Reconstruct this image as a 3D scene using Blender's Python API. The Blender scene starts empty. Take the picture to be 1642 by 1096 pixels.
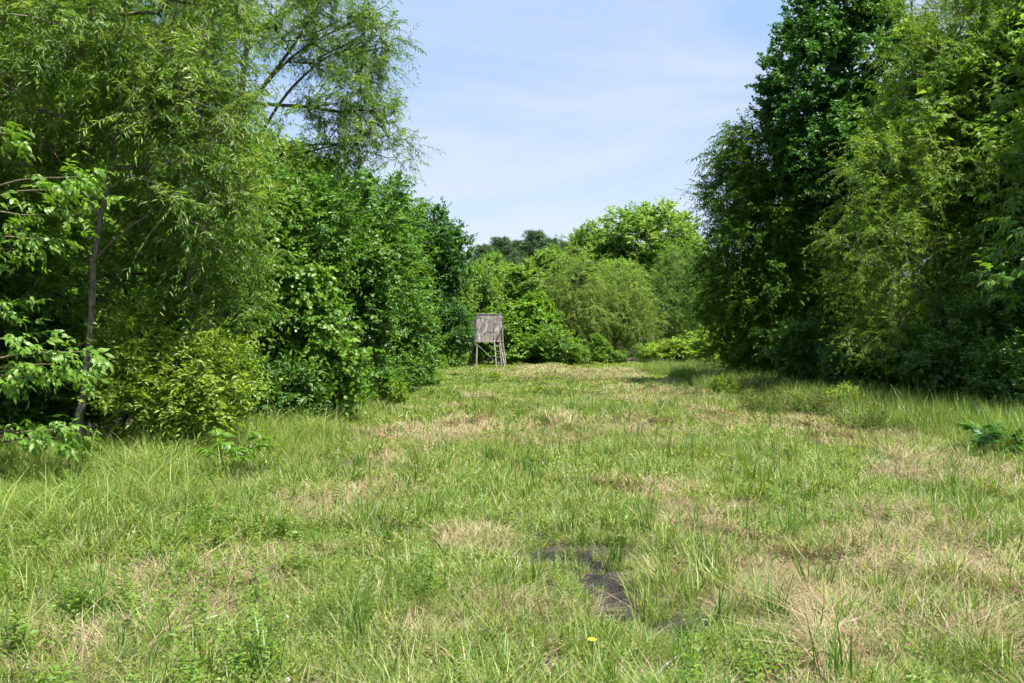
import bpy, math
import numpy as np
from math import radians, pi

# ------------------------------------------------------------------ camera, sky, sun, exposure
scene = bpy.context.scene
CAM_H = 1.6
FPX = 1596.0            # focal length in pixels of the 1642 px wide photograph (35 mm lens)
cam_d = bpy.data.cameras.new('camera'); cam = bpy.data.objects.new('camera', cam_d)
scene.collection.objects.link(cam); scene.camera = cam
cam_d.lens = 35.0; cam_d.sensor_width = 36.0; cam_d.clip_start = 0.05; cam_d.clip_end = 3000
cam.location = (0, 0, CAM_H); cam.rotation_euler = (radians(89.82), 0, 0)

SUN_TO = np.array([0.56, -0.46, 1.50]); SUN_TO = SUN_TO / np.linalg.norm(SUN_TO)
SUN_EL = math.asin(SUN_TO[2]); SUN_AZ = math.atan2(SUN_TO[0], SUN_TO[1])
world = bpy.data.worlds.new('World'); scene.world = world; world.use_nodes = True
wt = world.node_tree; wt.nodes.clear()
def wn(t, **k):
    n = wt.nodes.new(t)
    for a, b in k.items(): setattr(n, a, b)
    return n
sky = wn('ShaderNodeTexSky'); sky.sky_type = 'NISHITA'; sky.sun_disc = False
sky.sun_elevation = SUN_EL; sky.sun_rotation = SUN_AZ
sky.air_density = 1.0; sky.dust_density = 0.6; sky.ozone_density = 1.5; sky.altitude = 0
tc = wn('ShaderNodeTexCoord'); mp = wn('ShaderNodeMapping'); mp.inputs['Scale'].default_value = (1.0, 1.0, 4.5)
mp.inputs['Location'].default_value = (4.4, 8.8, 6.3)
n1 = wn('ShaderNodeTexNoise'); n1.inputs['Scale'].default_value = 1.7; n1.inputs['Detail'].default_value = 7; n1.inputs['Roughness'].default_value = 0.5; n1.inputs['Distortion'].default_value = 0.5
cr = wn('ShaderNodeValToRGB'); cr.color_ramp.elements[0].position = 0.38; cr.color_ramp.elements[0].color = (1.65/5, 2.7/5, 4.5/5, 1)   # thin haze
cr.color_ramp.elements[1].position = 0.62; cr.color_ramp.elements[1].color = (3.25/5, 3.58/5, 4.4/5, 1)                                    # veil cloud
vm = wn('ShaderNodeVectorMath'); vm.operation = 'SCALE'; vm.inputs['Scale'].default_value = 5.0
mxs = wn('ShaderNodeMixRGB'); mxs.inputs[0].default_value = 0.80
bg = wn('ShaderNodeBackground'); bg.inputs['Strength'].default_value = 0.096
wo = wn('ShaderNodeOutputWorld')
L = wt.links.new
L(tc.outputs['Generated'], mp.inputs['Vector']); L(mp.outputs[0], n1.inputs['Vector']); L(n1.outputs['Fac'], cr.inputs[0])
L(cr.outputs[0], vm.inputs[0]); L(vm.outputs[0], mxs.inputs[2]); L(sky.outputs[0], mxs.inputs[1]); L(mxs.outputs[0], bg.inputs[0]); L(bg.outputs[0], wo.inputs[0])

sun_d = bpy.data.lights.new('sun', 'SUN'); sun_d.energy = 5.0; sun_d.angle = radians(0.55); sun_d.color = (1.0, 0.955, 0.88)
sun = bpy.data.objects.new('sun', sun_d); scene.collection.objects.link(sun)
from mathutils import Vector, Euler, Matrix
sun.rotation_euler = Vector(-SUN_TO).to_track_quat('-Z', 'Y').to_euler()
sun.location = (20, -20, 60)
vs = scene.view_settings; vs.view_transform = 'Standard'; vs.look = 'None'; vs.exposure = 1.24; vs.gamma = 1.0; vs.use_curve_mapping = False
cy = scene.cycles
cy.max_bounces = 3; cy.diffuse_bounces = 2; cy.glossy_bounces = 1; cy.transmission_bounces = 2; cy.transparent_max_bounces = 4
cy.caustics_reflective = False; cy.caustics_refractive = False; cy.sample_clamp_indirect = 6.0
cy.debug_use_spatial_splits = True; cy.use_light_tree = False; world.cycles.sampling_method = 'MANUAL'; world.cycles.sample_map_resolution = 256
cy.use_denoising = True; cy.use_adaptive_sampling = True; cy.adaptive_threshold = 0.035; cy.adaptive_min_samples = 24
try:
    cy.denoiser = 'OPENIMAGEDENOISE'; cy.denoising_input_passes = 'RGB_ALBEDO_NORMAL'; cy.denoising_prefilter = 'ACCURATE'
except Exception: pass

C = scene.collection
# ------------------------------------------------------------------ small maths
def norm(v): return v / np.maximum(np.linalg.norm(v, axis=-1, keepdims=True), 1e-9)
def P(px, py, d): return np.array([(px - 821) / FPX * d, d, CAM_H - (py - 543) / FPX * d])      # pixel and distance -> place
def gd(py): return CAM_H * FPX / (py - 543.0)                                                 # row of a ground point -> distance
_tab = np.random.default_rng(7).random((256, 256))
def vnoise(x, y):
    x = np.asarray(x, float); y = np.asarray(y, float)
    xi = np.floor(x).astype(int); yi = np.floor(y).astype(int); fx = x - xi; fy = y - yi
    fx = fx*fx*(3-2*fx); fy = fy*fy*(3-2*fy)
    a = _tab[xi & 255, yi & 255]; b = _tab[(xi+1) & 255, yi & 255]; c = _tab[xi & 255, (yi+1) & 255]; d = _tab[(xi+1) & 255, (yi+1) & 255]
    return (a*(1-fx)+b*fx)*(1-fy) + (c*(1-fx)+d*fx)*fy
def fbm(x, y, o=4):
    s = 0; a = 0.5; t = 0
    for k in range(o):
        s = s + a*vnoise(x*2**k + 17*k, y*2**k + 31*k); t += a; a *= 0.5
    return s / t
PUD = [(0.50, 7.12, .22, .30), (0.56, 6.5, .12, .45), (0.64, 5.85, .15, .40), (0.88, 5.42, .13, .10), (0.28, 7.35, .16, .11)]
def mudfield(x, y):
    m = np.zeros(np.shape(x))
    for cx, cy_, rx, ry in PUD:
        q = ((x-cx)/rx)**2 + ((y-cy_)/ry)**2
        m = np.maximum(m, np.exp(-q*0.9))
    return m * np.clip(1.9*fbm(np.asarray(x)*6+3, np.asarray(y)*5+9, 3), .25, 1.5)
def height(x, y):
    x = np.asarray(x, float); y = np.asarray(y, float)
    h = 0.10*(fbm(x*0.25+5, y*0.25+5, 3)-0.5) + 0.05*(fbm(x*1.3, y*1.3, 3)-0.5)
    edge = np.clip((np.abs(x+0.5*0) - 4.0)/8.0, 0, 1)
    return h + 0.06*edge + np.clip(mudfield(x, y)-0.12, 0, 0.8)*(-0.10 + 0.11*(fbm(x*13+2, y*13+8, 2)-.5))
def G(px, py):
    d = gd(py); x = (px-821)/FPX*d
    return np.array([x, d, float(height(x, d))])

# ------------------------------------------------------------------ object helpers
def tag(o, label=None, cat=None, group=None, kind=None):
    if label: o['label'] = label
    if cat: o['category'] = cat
    if group: o['group'] = group
    if kind: o['kind'] = kind
    return o
def empty(name, loc=(0, 0, 0), rz=0.0, sc=1.0):
    o = bpy.data.objects.new(name, None); o.empty_display_size = 0.2
    o.location = loc; o.rotation_euler = (0, 0, rz); o.scale = (sc, sc, sc); C.objects.link(o); return o
def link(name, me, parent=None, loc=(0, 0, 0)):
    o = bpy.data.objects.new(name, me); o.location = loc
    if parent is not None: o.parent = parent
    C.objects.link(o); return o
def mk(name, V, T, mats, tone=None, mi=None, smooth=False, attrs=None):
    me = bpy.data.meshes.new(name); V = np.asarray(V, np.float32); T = np.asarray(T, np.int32)
    me.vertices.add(len(V)); me.vertices.foreach_set('co', V.ravel())
    me.loops.add(T.size); me.loops.foreach_set('vertex_index', T.ravel())
    me.polygons.add(len(T)); me.polygons.foreach_set('loop_start', np.arange(0, T.size, 3, dtype=np.int32))
    for m in (mats if isinstance(mats, (list, tuple)) else [mats]): me.materials.append(m)
    if mi is not None: me.polygons.foreach_set('material_index', np.asarray(mi, np.int32))
    if smooth: me.polygons.foreach_set('use_smooth', np.ones(len(T), bool))
    if tone is not None:
        a = me.attributes.new('tone', 'FLOAT', 'POINT'); a.data.foreach_set('value', np.asarray(tone, np.float32))
    for k, v in (attrs or {}).items():
        a = me.attributes.new(k, 'FLOAT', 'POINT'); a.data.foreach_set('value', np.asarray(v, np.float32))
    me.update(calc_edges=True); return me

# ------------------------------------------------------------------ materials
def mat(name):
    m = bpy.data.materials.new(name); m.use_nodes = True; m.node_tree.nodes.clear()
    return m, m.node_tree.nodes, m.node_tree.links.new
def leaf_mat(name, cols, trans=0.32, rough=0.42, spec=0.45, tcol=None, patch=0.0, patchcol=(0.2, 0.16, 0.06), gain=(1, 1, 1)):
    """cols: base colours along tone 0..1"""
    m, N, K = mat(name)
    at = N.new('ShaderNodeAttribute'); at.attribute_name = 'tone'
    oi = N.new('ShaderNodeObjectInfo')
    ad = N.new('ShaderNodeMath'); ad.operation = 'MULTIPLY_ADD'; ad.inputs[1].default_value = 0.16; ad.inputs[2].default_value = -0.08
    K(oi.outputs['Random'], ad.inputs[0])
    a2 = N.new('ShaderNodeMath'); a2.operation = 'ADD'; a2.use_clamp = True
    K(at.outputs['Fac'], a2.inputs[0]); K(ad.outputs[0], a2.inputs[1])
    r = N.new('ShaderNodeValToRGB'); e = r.color_ramp.elements
    for i, c in enumerate(cols):
        pos = i / (len(cols) - 1)
        el = e[0] if i == 0 else (e[-1] if i == len(cols)-1 else e.new(pos))
        el.position = pos; el.color = (min(c[0]*gain[0], .5), min(c[1]*gain[1], .5), c[2]*gain[2], 1)
    K(a2.outputs[0], r.inputs[0])
    col = r.outputs[0]
    if patch > 0:
        ge = N.new('ShaderNodeNewGeometry'); nz = N.new('ShaderNodeTexNoise'); nz.inputs['Scale'].default_value = 0.9; nz.inputs['Detail'].default_value = 4
        K(ge.outputs['Position'], nz.inputs['Vector'])
        mr = N.new('ShaderNodeMapRange'); mr.inputs[1].default_value = 0.45; mr.inputs[2].default_value = 0.70; mr.inputs[3].default_value = 0; mr.inputs[4].default_value = patch
        K(nz.outputs['Fac'], mr.inputs[0]); mx = N.new('ShaderNodeMixRGB'); mx.inputs[2].default_value = (*patchcol, 1)
        K(mr.outputs[0], mx.inputs[0]); K(col, mx.inputs[1]); col = mx.outputs[0]
    p = N.new('ShaderNodeBsdfPrincipled'); p.inputs['Roughness'].default_value = rough; p.inputs['Specular IOR Level'].default_value = spec
    K(col, p.inputs['Base Color'])
    tr = N.new('ShaderNodeBsdfTranslucent')
    tm = N.new('ShaderNodeMixRGB'); tm.blend_type = 'MULTIPLY'; tm.inputs[0].default_value = 1.0; tm.inputs[2].default_value = (*(tcol or (1.5, 1.55, 0.5)), 1)
    K(col, tm.inputs[1]); K(tm.outputs[0], tr.inputs['Color'])
    mix = N.new('ShaderNodeMixShader'); mix.inputs[0].default_value = trans
    K(p.outputs[0], mix.inputs[1]); K(tr.outputs[0], mix.inputs[2])
    o = N.new('ShaderNodeOutputMaterial'); K(mix.outputs[0], o.inputs[0]); return m
def noise_mat(name, c1, c2, scale=(6, 6, 1.2), rough=0.85, bump=0.5, ns=6.0, lo=0.35, hi=0.68, c3=None, spec=0.25):
    m, N, K = mat(name)
    t = N.new('ShaderNodeTexCoord'); mp = N.new('ShaderNodeMapping'); mp.inputs['Scale'].default_value = scale
    nz = N.new('ShaderNodeTexNoise'); nz.inputs['Scale'].default_value = ns; nz.inputs['Detail'].default_value = 6; nz.inputs['Roughness'].default_value = 0.62
    K(t.outputs['Object'], mp.inputs[0]); K(mp.outputs[0], nz.inputs['Vector'])
    r = N.new('ShaderNodeValToRGB'); e = r.color_ramp.elements; e[0].position = lo; e[1].position = hi; e[0].color = (*c1, 1); e[1].color = (*c2, 1)
    if c3: x = e.new((lo+hi)/2); x.color = (*c3, 1)
    K(nz.outputs['Fac'], r.inputs[0])
    p = N.new('ShaderNodeBsdfPrincipled'); p.inputs['Roughness'].default_value = rough; p.inputs['Specular IOR Level'].default_value = spec
    b = N.new('ShaderNodeBump'); b.inputs['Strength'].default_value = bump; b.inputs['Distance'].default_value = 0.02
    K(nz.outputs['Fac'], b.inputs['Height']); K(b.outputs[0], p.inputs['Normal']); K(r.outputs[0], p.inputs['Base Color'])
    o = N.new('ShaderNodeOutputMaterial'); K(p.outputs[0], o.inputs[0]); return m

M = {}
M['willow'] = leaf_mat('willow_leaf', [(.030, .070, .012), (.065, .125, .020), (.105, .165, .030), (.17, .19, .05)], 0.42, 0.42, 0.42, gain=(1.62, 1.68, 1.45))
M['willow_olive'] = leaf_mat('olive_willow_leaf', [(.055, .085, .018), (.10, .135, .028), (.14, .165, .04), (.19, .19, .06)], 0.42, 0.5, 0.3, gain=(1.85, 2.05, 1.9))
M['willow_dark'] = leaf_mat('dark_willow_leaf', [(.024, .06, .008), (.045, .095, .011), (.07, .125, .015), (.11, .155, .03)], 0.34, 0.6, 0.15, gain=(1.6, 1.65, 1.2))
M['willow_light'] = leaf_mat('light_willow_leaf', [(.045, .090, .014), (.080, .140, .020), (.12, .175, .030), (.17, .20, .05)], 0.44, 0.45, 0.35, gain=(1.6, 1.72, 1.25))
M['gum'] = leaf_mat('glossy_leaf', [(.016, .058, .012), (.028, .088, .016), (.045, .12, .022), (.07, .15, .03)], 0.32, 0.46, 0.36, gain=(1.45, 1.42, 1.1))
M['broad'] = leaf_mat('broad_leaf', [(.022, .065, .012), (.045, .11, .016), (.075, .16, .022), (.12, .20, .035)], 0.40, 0.44, 0.4, gain=(1.75, 1.66, 1.5))
M['broad_bright'] = leaf_mat('bright_broad_leaf', [(.045, .10, .014), (.08, .165, .020), (.12, .215, .028), (.18, .25, .045)], 0.42, 0.45, 0.4, gain=(1.65, 1.55, 1.7))  # blue raised to grey the far crowns as haze would
M['vine'] = leaf_mat('vine_leaf', [(.045, .095, .012), (.08, .15, .018), (.115, .19, .025), (.16, .22, .04)], 0.42, 0.42, 0.42, gain=(1.5, 1.6, 1.25))
M['shrub'] = leaf_mat('shrub_leaf', [(.07, .11, .014), (.12, .17, .022), (.17, .21, .032), (.21, .23, .06)], 0.42, 0.45, 0.4, gain=(1.6, 1.75, 1.4))
M['shade_toned'] = leaf_mat('shade_toned_leaf', [(.02, .06, .01), (.04, .10, .015), (.06, .13, .02), (.10, .16, .03)], 0.3, 0.45, 0.35, gain=(1.45, 1.42, 1.1))  # leaf colour darkened to carry the shade under the trees
M['hickory'] = leaf_mat('hickory_leaf', [(.06, .13, .02), (.09, .175, .025), (.125, .21, .035), (.16, .24, .06)], 0.42, 0.42, 0.42, gain=(1.28, 1.36, 1.0))
M['bramble'] = leaf_mat('bramble_leaf', [(.05, .11, .018), (.085, .15, .025), (.13, .15, .035), (.20, .12, .05)], 0.3, 0.5, 0.3)
M['far_green'] = leaf_mat('far_green_leaf', [(.05, .10, .016), (.085, .155, .024), (.12, .20, .034), (.17, .23, .05)], 0.42, 0.5, 0.3, gain=(1.85, 1.75, 2.0))  # lightened and blued so distance haze sits in the leaf colour
M['pine'] = leaf_mat('pine_needle', [(.03, .06, .025), (.045, .085, .035), (.06, .10, .04), (.085, .12, .05)], 0.15, 0.5, 0.3, gain=(2.2, 2.1, 2.2))  # paler, bluer needles: haze over the far skyline is in the colour
M['grass'] = leaf_mat('grass_blade', [(.075, .135, .016), (.14, .22, .030), (.22, .29, .058), (.38, .40, .16)], 0.34, 0.45, 0.34, patch=0.42, patchcol=(.33, .31, .13))
M['grass_tall'] = leaf_mat('tall_grass_blade', [(.08, .145, .02), (.135, .22, .035), (.21, .29, .06), (.36, .41, .14)], 0.36, 0.4, 0.38)
M['grass_dark'] = leaf_mat('dark_grass_blade', [(.04, .10, .012), (.075, .16, .018), (.12, .215, .028), (.19, .27, .05)], 0.32, 0.42, 0.35)
M['straw'] = leaf_mat('dry_straw', [(.20, .14, .075), (.31, .225, .13), (.39, .30, .185), (.48, .40, .27)], 0.16, 0.6, 0.25, tcol=(1.2, 1.1, .8))
M['clover'] = leaf_mat('clover_leaf', [(.075, .135, .016), (.125, .205, .026), (.185, .26, .045), (.30, .34, .11)], 0.34, 0.45, 0.32, patch=0.25, patchcol=(.24, .24, .06))
M['weed'] = leaf_mat('weed_leaf', [(.08, .155, .02), (.12, .21, .026), (.16, .255, .036), (.21, .29, .06)], 0.33, 0.42, 0.4)
M['bark'] = noise_mat('willow_bark', (.09, .072, .056), (.30, .255, .21), (7, 7, 1.4), 0.9, 0.9, 5)
M['bark_dark'] = noise_mat('dark_bark', (.035, .028, .022), (.12, .10, .08), (7, 7, 1.4), 0.9, 0.8, 5)
M['stem'] = noise_mat('green_stem', (.06, .09, .02), (.13, .15, .04), (6, 6, 2), 0.6, 0.2, 8)
M['twig'] = noise_mat('twig', (.09, .075, .04), (.20, .16, .09), (6, 6, 2), 0.8, 0.2, 8)

# ------------------------------------------------------------------ geometry generators
def leaf_batch(Pb, A, Nn, Ln, Wd, shape, rng, curl=0.12):
    """arrays of leaves -> vertices, triangles, verts per leaf"""
    A = norm(A); Nn = norm(Nn - A*np.sum(A*Nn, 1, keepdims=True)); B = np.cross(A, Nn)
    n = len(Pb); Ln = Ln[:, None]; Wd = Wd[:, None]; cu = (curl*(0.4 + 1.2*rng.random((n, 1))))
    if shape == 'lance':
        fold = 0.18*Wd*Nn
        v = np.stack([Pb, Pb + A*Ln*.42 + B*Wd*.5 + fold, Pb + A*Ln*.42 - B*Wd*.5 + fold, Pb + A*Ln - Nn*cu*Ln], 1)
        t = np.array([[0, 1, 3], [0, 3, 2]])
    else:
        fold = 0.12*Wd*Nn
        v = np.stack([Pb, Pb + A*Ln*.28 + B*Wd*.46 + fold, Pb + A*Ln*.28 - B*Wd*.46 + fold,
                      Pb + A*Ln*.66 + B*Wd*.40 + fold*.5 - Nn*cu*Ln*.4, Pb + A*Ln*.66 - B*Wd*.40 + fold*.5 - Nn*cu*Ln*.4, Pb + A*Ln - Nn*cu*Ln], 1)
        t = np.array([[0, 1, 2], [1, 3, 2], [2, 3, 4], [3, 5, 4]])
    k = v.shape[1]
    T = (t[None] + (np.arange(n)*k)[:, None, None]).reshape(-1, 3)
    return v.reshape(-1, 3), T, k

class Wood:
    def __init__(s): s.V = []; s.T = []; s.n = 0
    def tube(s, pts, rad, sides=6, cap=False):
        pts = np.asarray(pts, float); k = len(pts); rad = np.broadcast_to(np.asarray(rad, float), (k,))
        tg = norm(np.gradient(pts, axis=0))
        ref = np.array([1., 0, 0]) if abs(tg[0][0]) < 0.8 else np.array([0, 1., 0])
        u = norm(np.cross(tg, ref)); w = np.cross(tg, u)
        a = np.arange(sides)/sides*2*pi
        ring = pts[:, None] + rad[:, None, None]*(np.cos(a)[None, :, None]*u[:, None] + np.sin(a)[None, :, None]*w[:, None])
        s.V.append(ring.reshape(-1, 3)); T = []
        for i in range(k-1):
            for j in range(sides):
                p = i*sides+j; q = i*sides+(j+1) % sides
                T += [[p, q, q+sides], [p, q+sides, p+sides]]
        if cap:
            for i0 in (0, (k-1)*sides):
                for j in range(1, sides-1): T.append([i0, i0+j, i0+j+1])
        s.T.append(np.array(T) + s.n); s.n += k*sides
    def mesh(s, name, m, smooth=True):
        return mk(name, np.concatenate(s.V), np.concatenate(s.T), m, smooth=smooth)
def smooth_poly(pts, n=6):
    pts = np.asarray(pts, float); q = np.vstack([2*pts[0]-pts[1], pts, 2*pts[-1]-pts[-2]]); out = []
    for i in range(1, len(q)-2):
        for t in np.linspace(0, 1, n, endpoint=False):
            out.append(0.5*((2*q[i]) + (-q[i-1]+q[i+1])*t + (2*q[i-1]-5*q[i]+4*q[i+1]-q[i+2])*t*t + (-q[i-1]+3*q[i]-3*q[i+1]+q[i+2])*t**3))
    out.append(pts[-1]); return np.array(out)

STY = {
 # twigs per node, leaves per twig, twig length, droop, leaf length, leaf width ratio, shape
 'willow': dict(k=5, m=22, tl=(.40, .80), droop=.40, ll=(.075, .125), wr=.155, shape='lance', side=.65, hang=.28, up=.75, rn=.7),
 'willow_far': dict(k=5, m=20, tl=(.45, .9), droop=.45, ll=(.11, .18), wr=.20, shape='lance', side=.6, hang=.30, up=.75, rn=.7),
 'broad': dict(k=6, m=16, tl=(.24, .50), droop=.12, ll=(.06, .10), wr=.60, shape='lance', side=.9, hang=.18, up=.9, rn=.65),
 'gum': dict(k=6, m=14, tl=(.25, .5), droop=.10, ll=(.075, .125), wr=.80, shape='lance', side=.9, hang=.25, up=.8, rn=.7),
 'broad_far': dict(k=5, m=12, tl=(.30, .60), droop=.10, ll=(.13, .23), wr=.62, shape='lance', side=.9, hang=.15, up=.9, rn=.6),
 'vine': dict(k=6, m=11, tl=(.2, .45), droop=.55, ll=(.06, .105), wr=.85, shape='oval', side=.9, hang=.45, up=.6, rn=.6),
 'shrub': dict(k=6, m=12, tl=(.22, .45), droop=.08, ll=(.05, .09), wr=.38, shape='lance', side=.8, hang=.0, up=.8, rn=.7),
 'shrubb': dict(k=6, m=10, tl=(.20, .40), droop=.10, ll=(.07, .12), wr=.5, shape='lance', side=.9, hang=.1, up=.8, rn=.7),
}
def sample_lobes(rng, lobes, n, shell=0.5, zmin=None):
    w = np.array([(l[1][0]*l[1][1]*l[1][2])**0.75*(l[2] if len(l) > 2 else 1) for l in lobes]); w /= w.sum()
    idx = rng.choice(len(lobes), n, p=w)
    dr = norm(rng.normal(size=(n, 3))); c = np.array([l[0] for l in lobes])[idx]; r = np.array([l[1] for l in lobes])[idx]
    bump = 0.52 + 0.98*fbm(dr[:, 0]*2.6 + idx*3.1, dr[:, 2]*2.6 + dr[:, 1]*1.9, 3)
    rr = (shell + (1-shell)*rng.random(n))**0.8 * bump
    p = c + dr*r*rr[:, None]
    if zmin is not None: p[:, 2] = np.maximum(p[:, 2], zmin + rng.random(n)*0.4)
    return p, c
def build_tree(seed, trunk, tr, lobes, n, sty, leafm, barkm, bf=0.35, shell=0.45, zmin=0.15, rtip=0.006, limbs=(), twigwood=True, start=0.2, over={}):
    """trunk: list of local points (z up from 0); returns wood mesh, leaf mesh"""
    rng = np.random.default_rng(seed); S = dict(STY[sty]); S.update(over)
    tp = smooth_poly(trunk, 6); tp[1:-1] += rng.normal(size=(len(tp)-2, 3))*tr*0.18
    trad = np.linspace(1, 0.16, len(tp))**0.8*tr; trad[0] *= 1.35
    W = Wood(); W.tube(tp, trad, 9 if tr > .06 else 7)
    s0 = int(len(tp)*start)
    nodes = [p for p in tp[s0:]]; par = list(range(-1, len(nodes)-1)); istr = [True]*len(nodes); nrad = list(trad[s0:])
    cum = np.concatenate([[0], np.cumsum(np.linalg.norm(np.diff(tp[s0:], axis=0), axis=1))]); plen = list(cum*0.5)
    for lb in limbs:      # explicit limbs: (points, radius)
        lp = smooth_poly(lb[0], 5); j = int(np.argmin(np.linalg.norm(np.array(nodes)-lp[0], axis=1))); lp[0] = nodes[j]
        lr = np.linspace(1, .2, len(lp))*lb[1]; W.tube(lp, lr, 6)
        for q, r_ in zip(lp[1:], lr[1:]):
            nodes.append(q); par.append(j); istr.append(True); nrad.append(r_); plen.append(plen[j]+np.linalg.norm(q-nodes[j])); j = len(nodes)-1
    tgt, cen = sample_lobes(rng, lobes, n, shell, zmin)
    base = np.array(nodes); order = np.argsort(np.min(np.linalg.norm(tgt[:, None]-base[None], axis=2), axis=1))
    cap = len(nodes) + n*5; NA = np.zeros((cap, 3)); PL = np.zeros(cap); m0 = len(nodes); NA[:m0] = base; PL[:m0] = plen
    tips = []; cenl = []
    for i in order:
        p = tgt[i]; k = len(nodes); d = np.linalg.norm(NA[:k]-p, axis=1)
        cost = d + bf*PL[:k] + 0.9*np.maximum(NA[:k, 2]-p[2]-0.15, 0)
        j = int(np.argmin(cost)); a = NA[j].copy(); dd = d[j]; ns = int(np.clip(dd/0.7, 1, 4))
        lift = np.array([0, 0, 0.12*dd]) if sty != 'pine' else np.zeros(3)
        for s in range(1, ns+1):
            t = s/ns; q = a + (p-a)*t + lift*4*t*(1-t)*0.6 + (rng.normal(size=3)*0.05*dd if s < ns else 0)
            nodes.append(q); par.append(j); istr.append(False); nrad.append(0); kk = len(nodes)-1
            NA[kk] = q; PL[kk] = PL[j] + dd/ns; j = kk
        tips.append(j); cenl.append(cen[i])
    K = len(nodes); cnt = np.zeros(K)
    for j in tips: cnt[j] += 1
    for j in range(K-1, -1, -1):
        if par[j] >= 0: cnt[par[j]] += cnt[j]
    rad = rtip*np.maximum(cnt, 1)**0.46
    for j in range(K):
        if istr[j]: continue
        a = NA[par[j]]; b = NA[j]; ra = min(rad[par[j]], rad[j]*1.5) if not istr[par[j]] else min(rad[j]*1.25, max(nrad[par[j]]*.8, rad[j]))
        mid = (a+b)/2 + rng.normal(size=3)*0.03*np.linalg.norm(b-a)
        W.tube([a, mid, b], [ra, (ra+rad[j])/2, rad[j]], 6 if rad[j] > .03 else (4 if rad[j] > .012 else 3))
    tp_ = NA[tips]; cenl = np.array(cenl); k = S['k']; m = S['m']
    T = len(tp_)*k; p0 = np.repeat(tp_, k, 0); cc = np.repeat(cenl, k, 0)
    p0 = p0 + rng.normal(size=(T, 3))*0.07
    out = p0 - cc; out = norm(out)
    dr = norm(out*0.55 + rng.normal(size=(T, 3))*0.55 + np.array([0, 0, .25]))
    tl = rng.uniform(*S['tl'], size=T)*rng.choice([.6, .9, 1., 1.15, 1.5], T); dp = S['droop']*rng.uniform(.35, 1.6, T); ctone = np.repeat(rng.normal(0, .14, len(tp_)), k) + rng.normal(0, .06, T)
    t = (np.arange(m)+0.6)/m
    t = np.clip(t[None] + rng.normal(0, .03, (T, m)), .04, 1)
    pos = p0[:, None] + dr[:, None]*(tl[:, None]*t)[..., None]; pos[..., 2] -= (dp*tl)[:, None]*t*t
    tan = dr[:, None] - np.array([0, 0, 1.])*(2*dp[:, None]*t)[..., None]; tan = norm(tan)
    sd = np.cross(tan, np.array([0, 0, 1.]) + rng.normal(size=(T, 1, 3))*.35); sd = norm(sd)*np.where(np.arange(m) % 2 == 0, 1, -1)[None, :, None]
    ax = tan*0.55 + sd*S['side'] + np.array([0, 0, -1.])*S['hang'] + rng.normal(size=(T, m, 3))*0.28
    nn = np.array([0, 0, 1.])*S['up'] + out[:, None]*0.35 + rng.normal(size=(T, m, 3))*S['rn']
    nL = T*m; ll = rng.uniform(*S['ll'], size=nL); ll *= np.tile(np.clip(1.15-0.5*np.abs(t.mean(0)-.5), .7, 1.1), T)
    V, Tt, kv = leaf_batch(pos.reshape(-1, 3), ax.reshape(-1, 3), nn.reshape(-1, 3), ll, ll*S['wr']*rng.uniform(.8, 1.2, nL), S['shape'], rng)
    tone = np.clip((0.50 if sty == 'willow' else 0.42) + np.repeat(ctone, m) + rng.normal(0, .19, nL) + .18*(fbm(pos.reshape(-1, 3)[:, 0]*.8+9, pos.reshape(-1, 3)[:, 2]*.8+4, 2)-.5), 0, 1)
    leaf = mk('crown', V, Tt, leafm, tone=np.repeat(tone, kv))
    if twigwood:
        sel = rng.random(T) < 0.4
        a = p0[sel]; b = a + dr[sel]*tl[sel, None]*.55; b[:, 2] -= dp[sel]*tl[sel]*.3; c = a + dr[sel]*tl[sel, None]; c[:, 2] -= dp[sel]*tl[sel]
        n2 = len(a); u = norm(np.cross(c-a, rng.normal(size=(n2, 3)))); w = norm(np.cross(c-a, u)); r = 0.0032
        tri = [u, -0.5*u+.87*w, -0.5*u-.87*w]
        Vt = np.stack([a+x*r for x in tri]+[b+x*r*.8 for x in tri]+[c], 1).reshape(-1, 3)
        tt = np.array([[0, 1, 4], [0, 4, 3], [1, 2, 5], [1, 5, 4], [2, 0, 3], [2, 3, 5], [3, 4, 6], [4, 5, 6], [5, 3, 6]])
        W.V.append(Vt); W.T.append((tt[None]+(np.arange(n2)*7)[:, None, None]).reshape(-1, 3)+W.n); W.n += n2*7
    return W.mesh('trunk', barkm), leaf
def tree_obj(name, label, cat, loc, meshes, rz=0, sc=1.0, group=None, crown='crown'):
    r = empty(name, loc, rz, 1.0)
    if isinstance(sc, (tuple, list)): r.scale = sc
    else: r.scale = (sc,)*3
    link('trunk', meshes[0], r); link(crown, meshes[1], r)
    return tag(r, label, cat, group)
def hero(name, label, cat, base, trunk_px, d, tr, lobes_px, n, sty, leafm, barkm='bark', seed=1, limbs_px=(), group=None, rd=None, **kw):
    """trunk_px: [(px,py[,d])], lobes_px: [(px,py,d,rx_px,ry_px,rd_m[,weight])]; base = ground place"""
    b = np.array(base)
    tk = [np.zeros(3)] + [P(q[0], q[1], q[2] if len(q) > 2 else d) - b for q in trunk_px]
    lb = [(P(l[0], l[1], l[2]) - b, (l[3]/FPX*l[2], l[5], l[4]/FPX*l[2]), l[6] if len(l) > 6 else 1.0) for l in lobes_px]
    lm = [([P(q[0], q[1], q[2] if len(q) > 2 else d) - b for q in L_[0]], L_[1]) for L_ in limbs_px]
    ms = build_tree(seed, tk, tr, lb, n, sty, M[leafm], M[barkm], limbs=lm, **kw)
    return tree_obj(name, label, cat, b, ms, group=group), ms
def gp(x, y): return np.array([x, y, float(height(x, y))])

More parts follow.
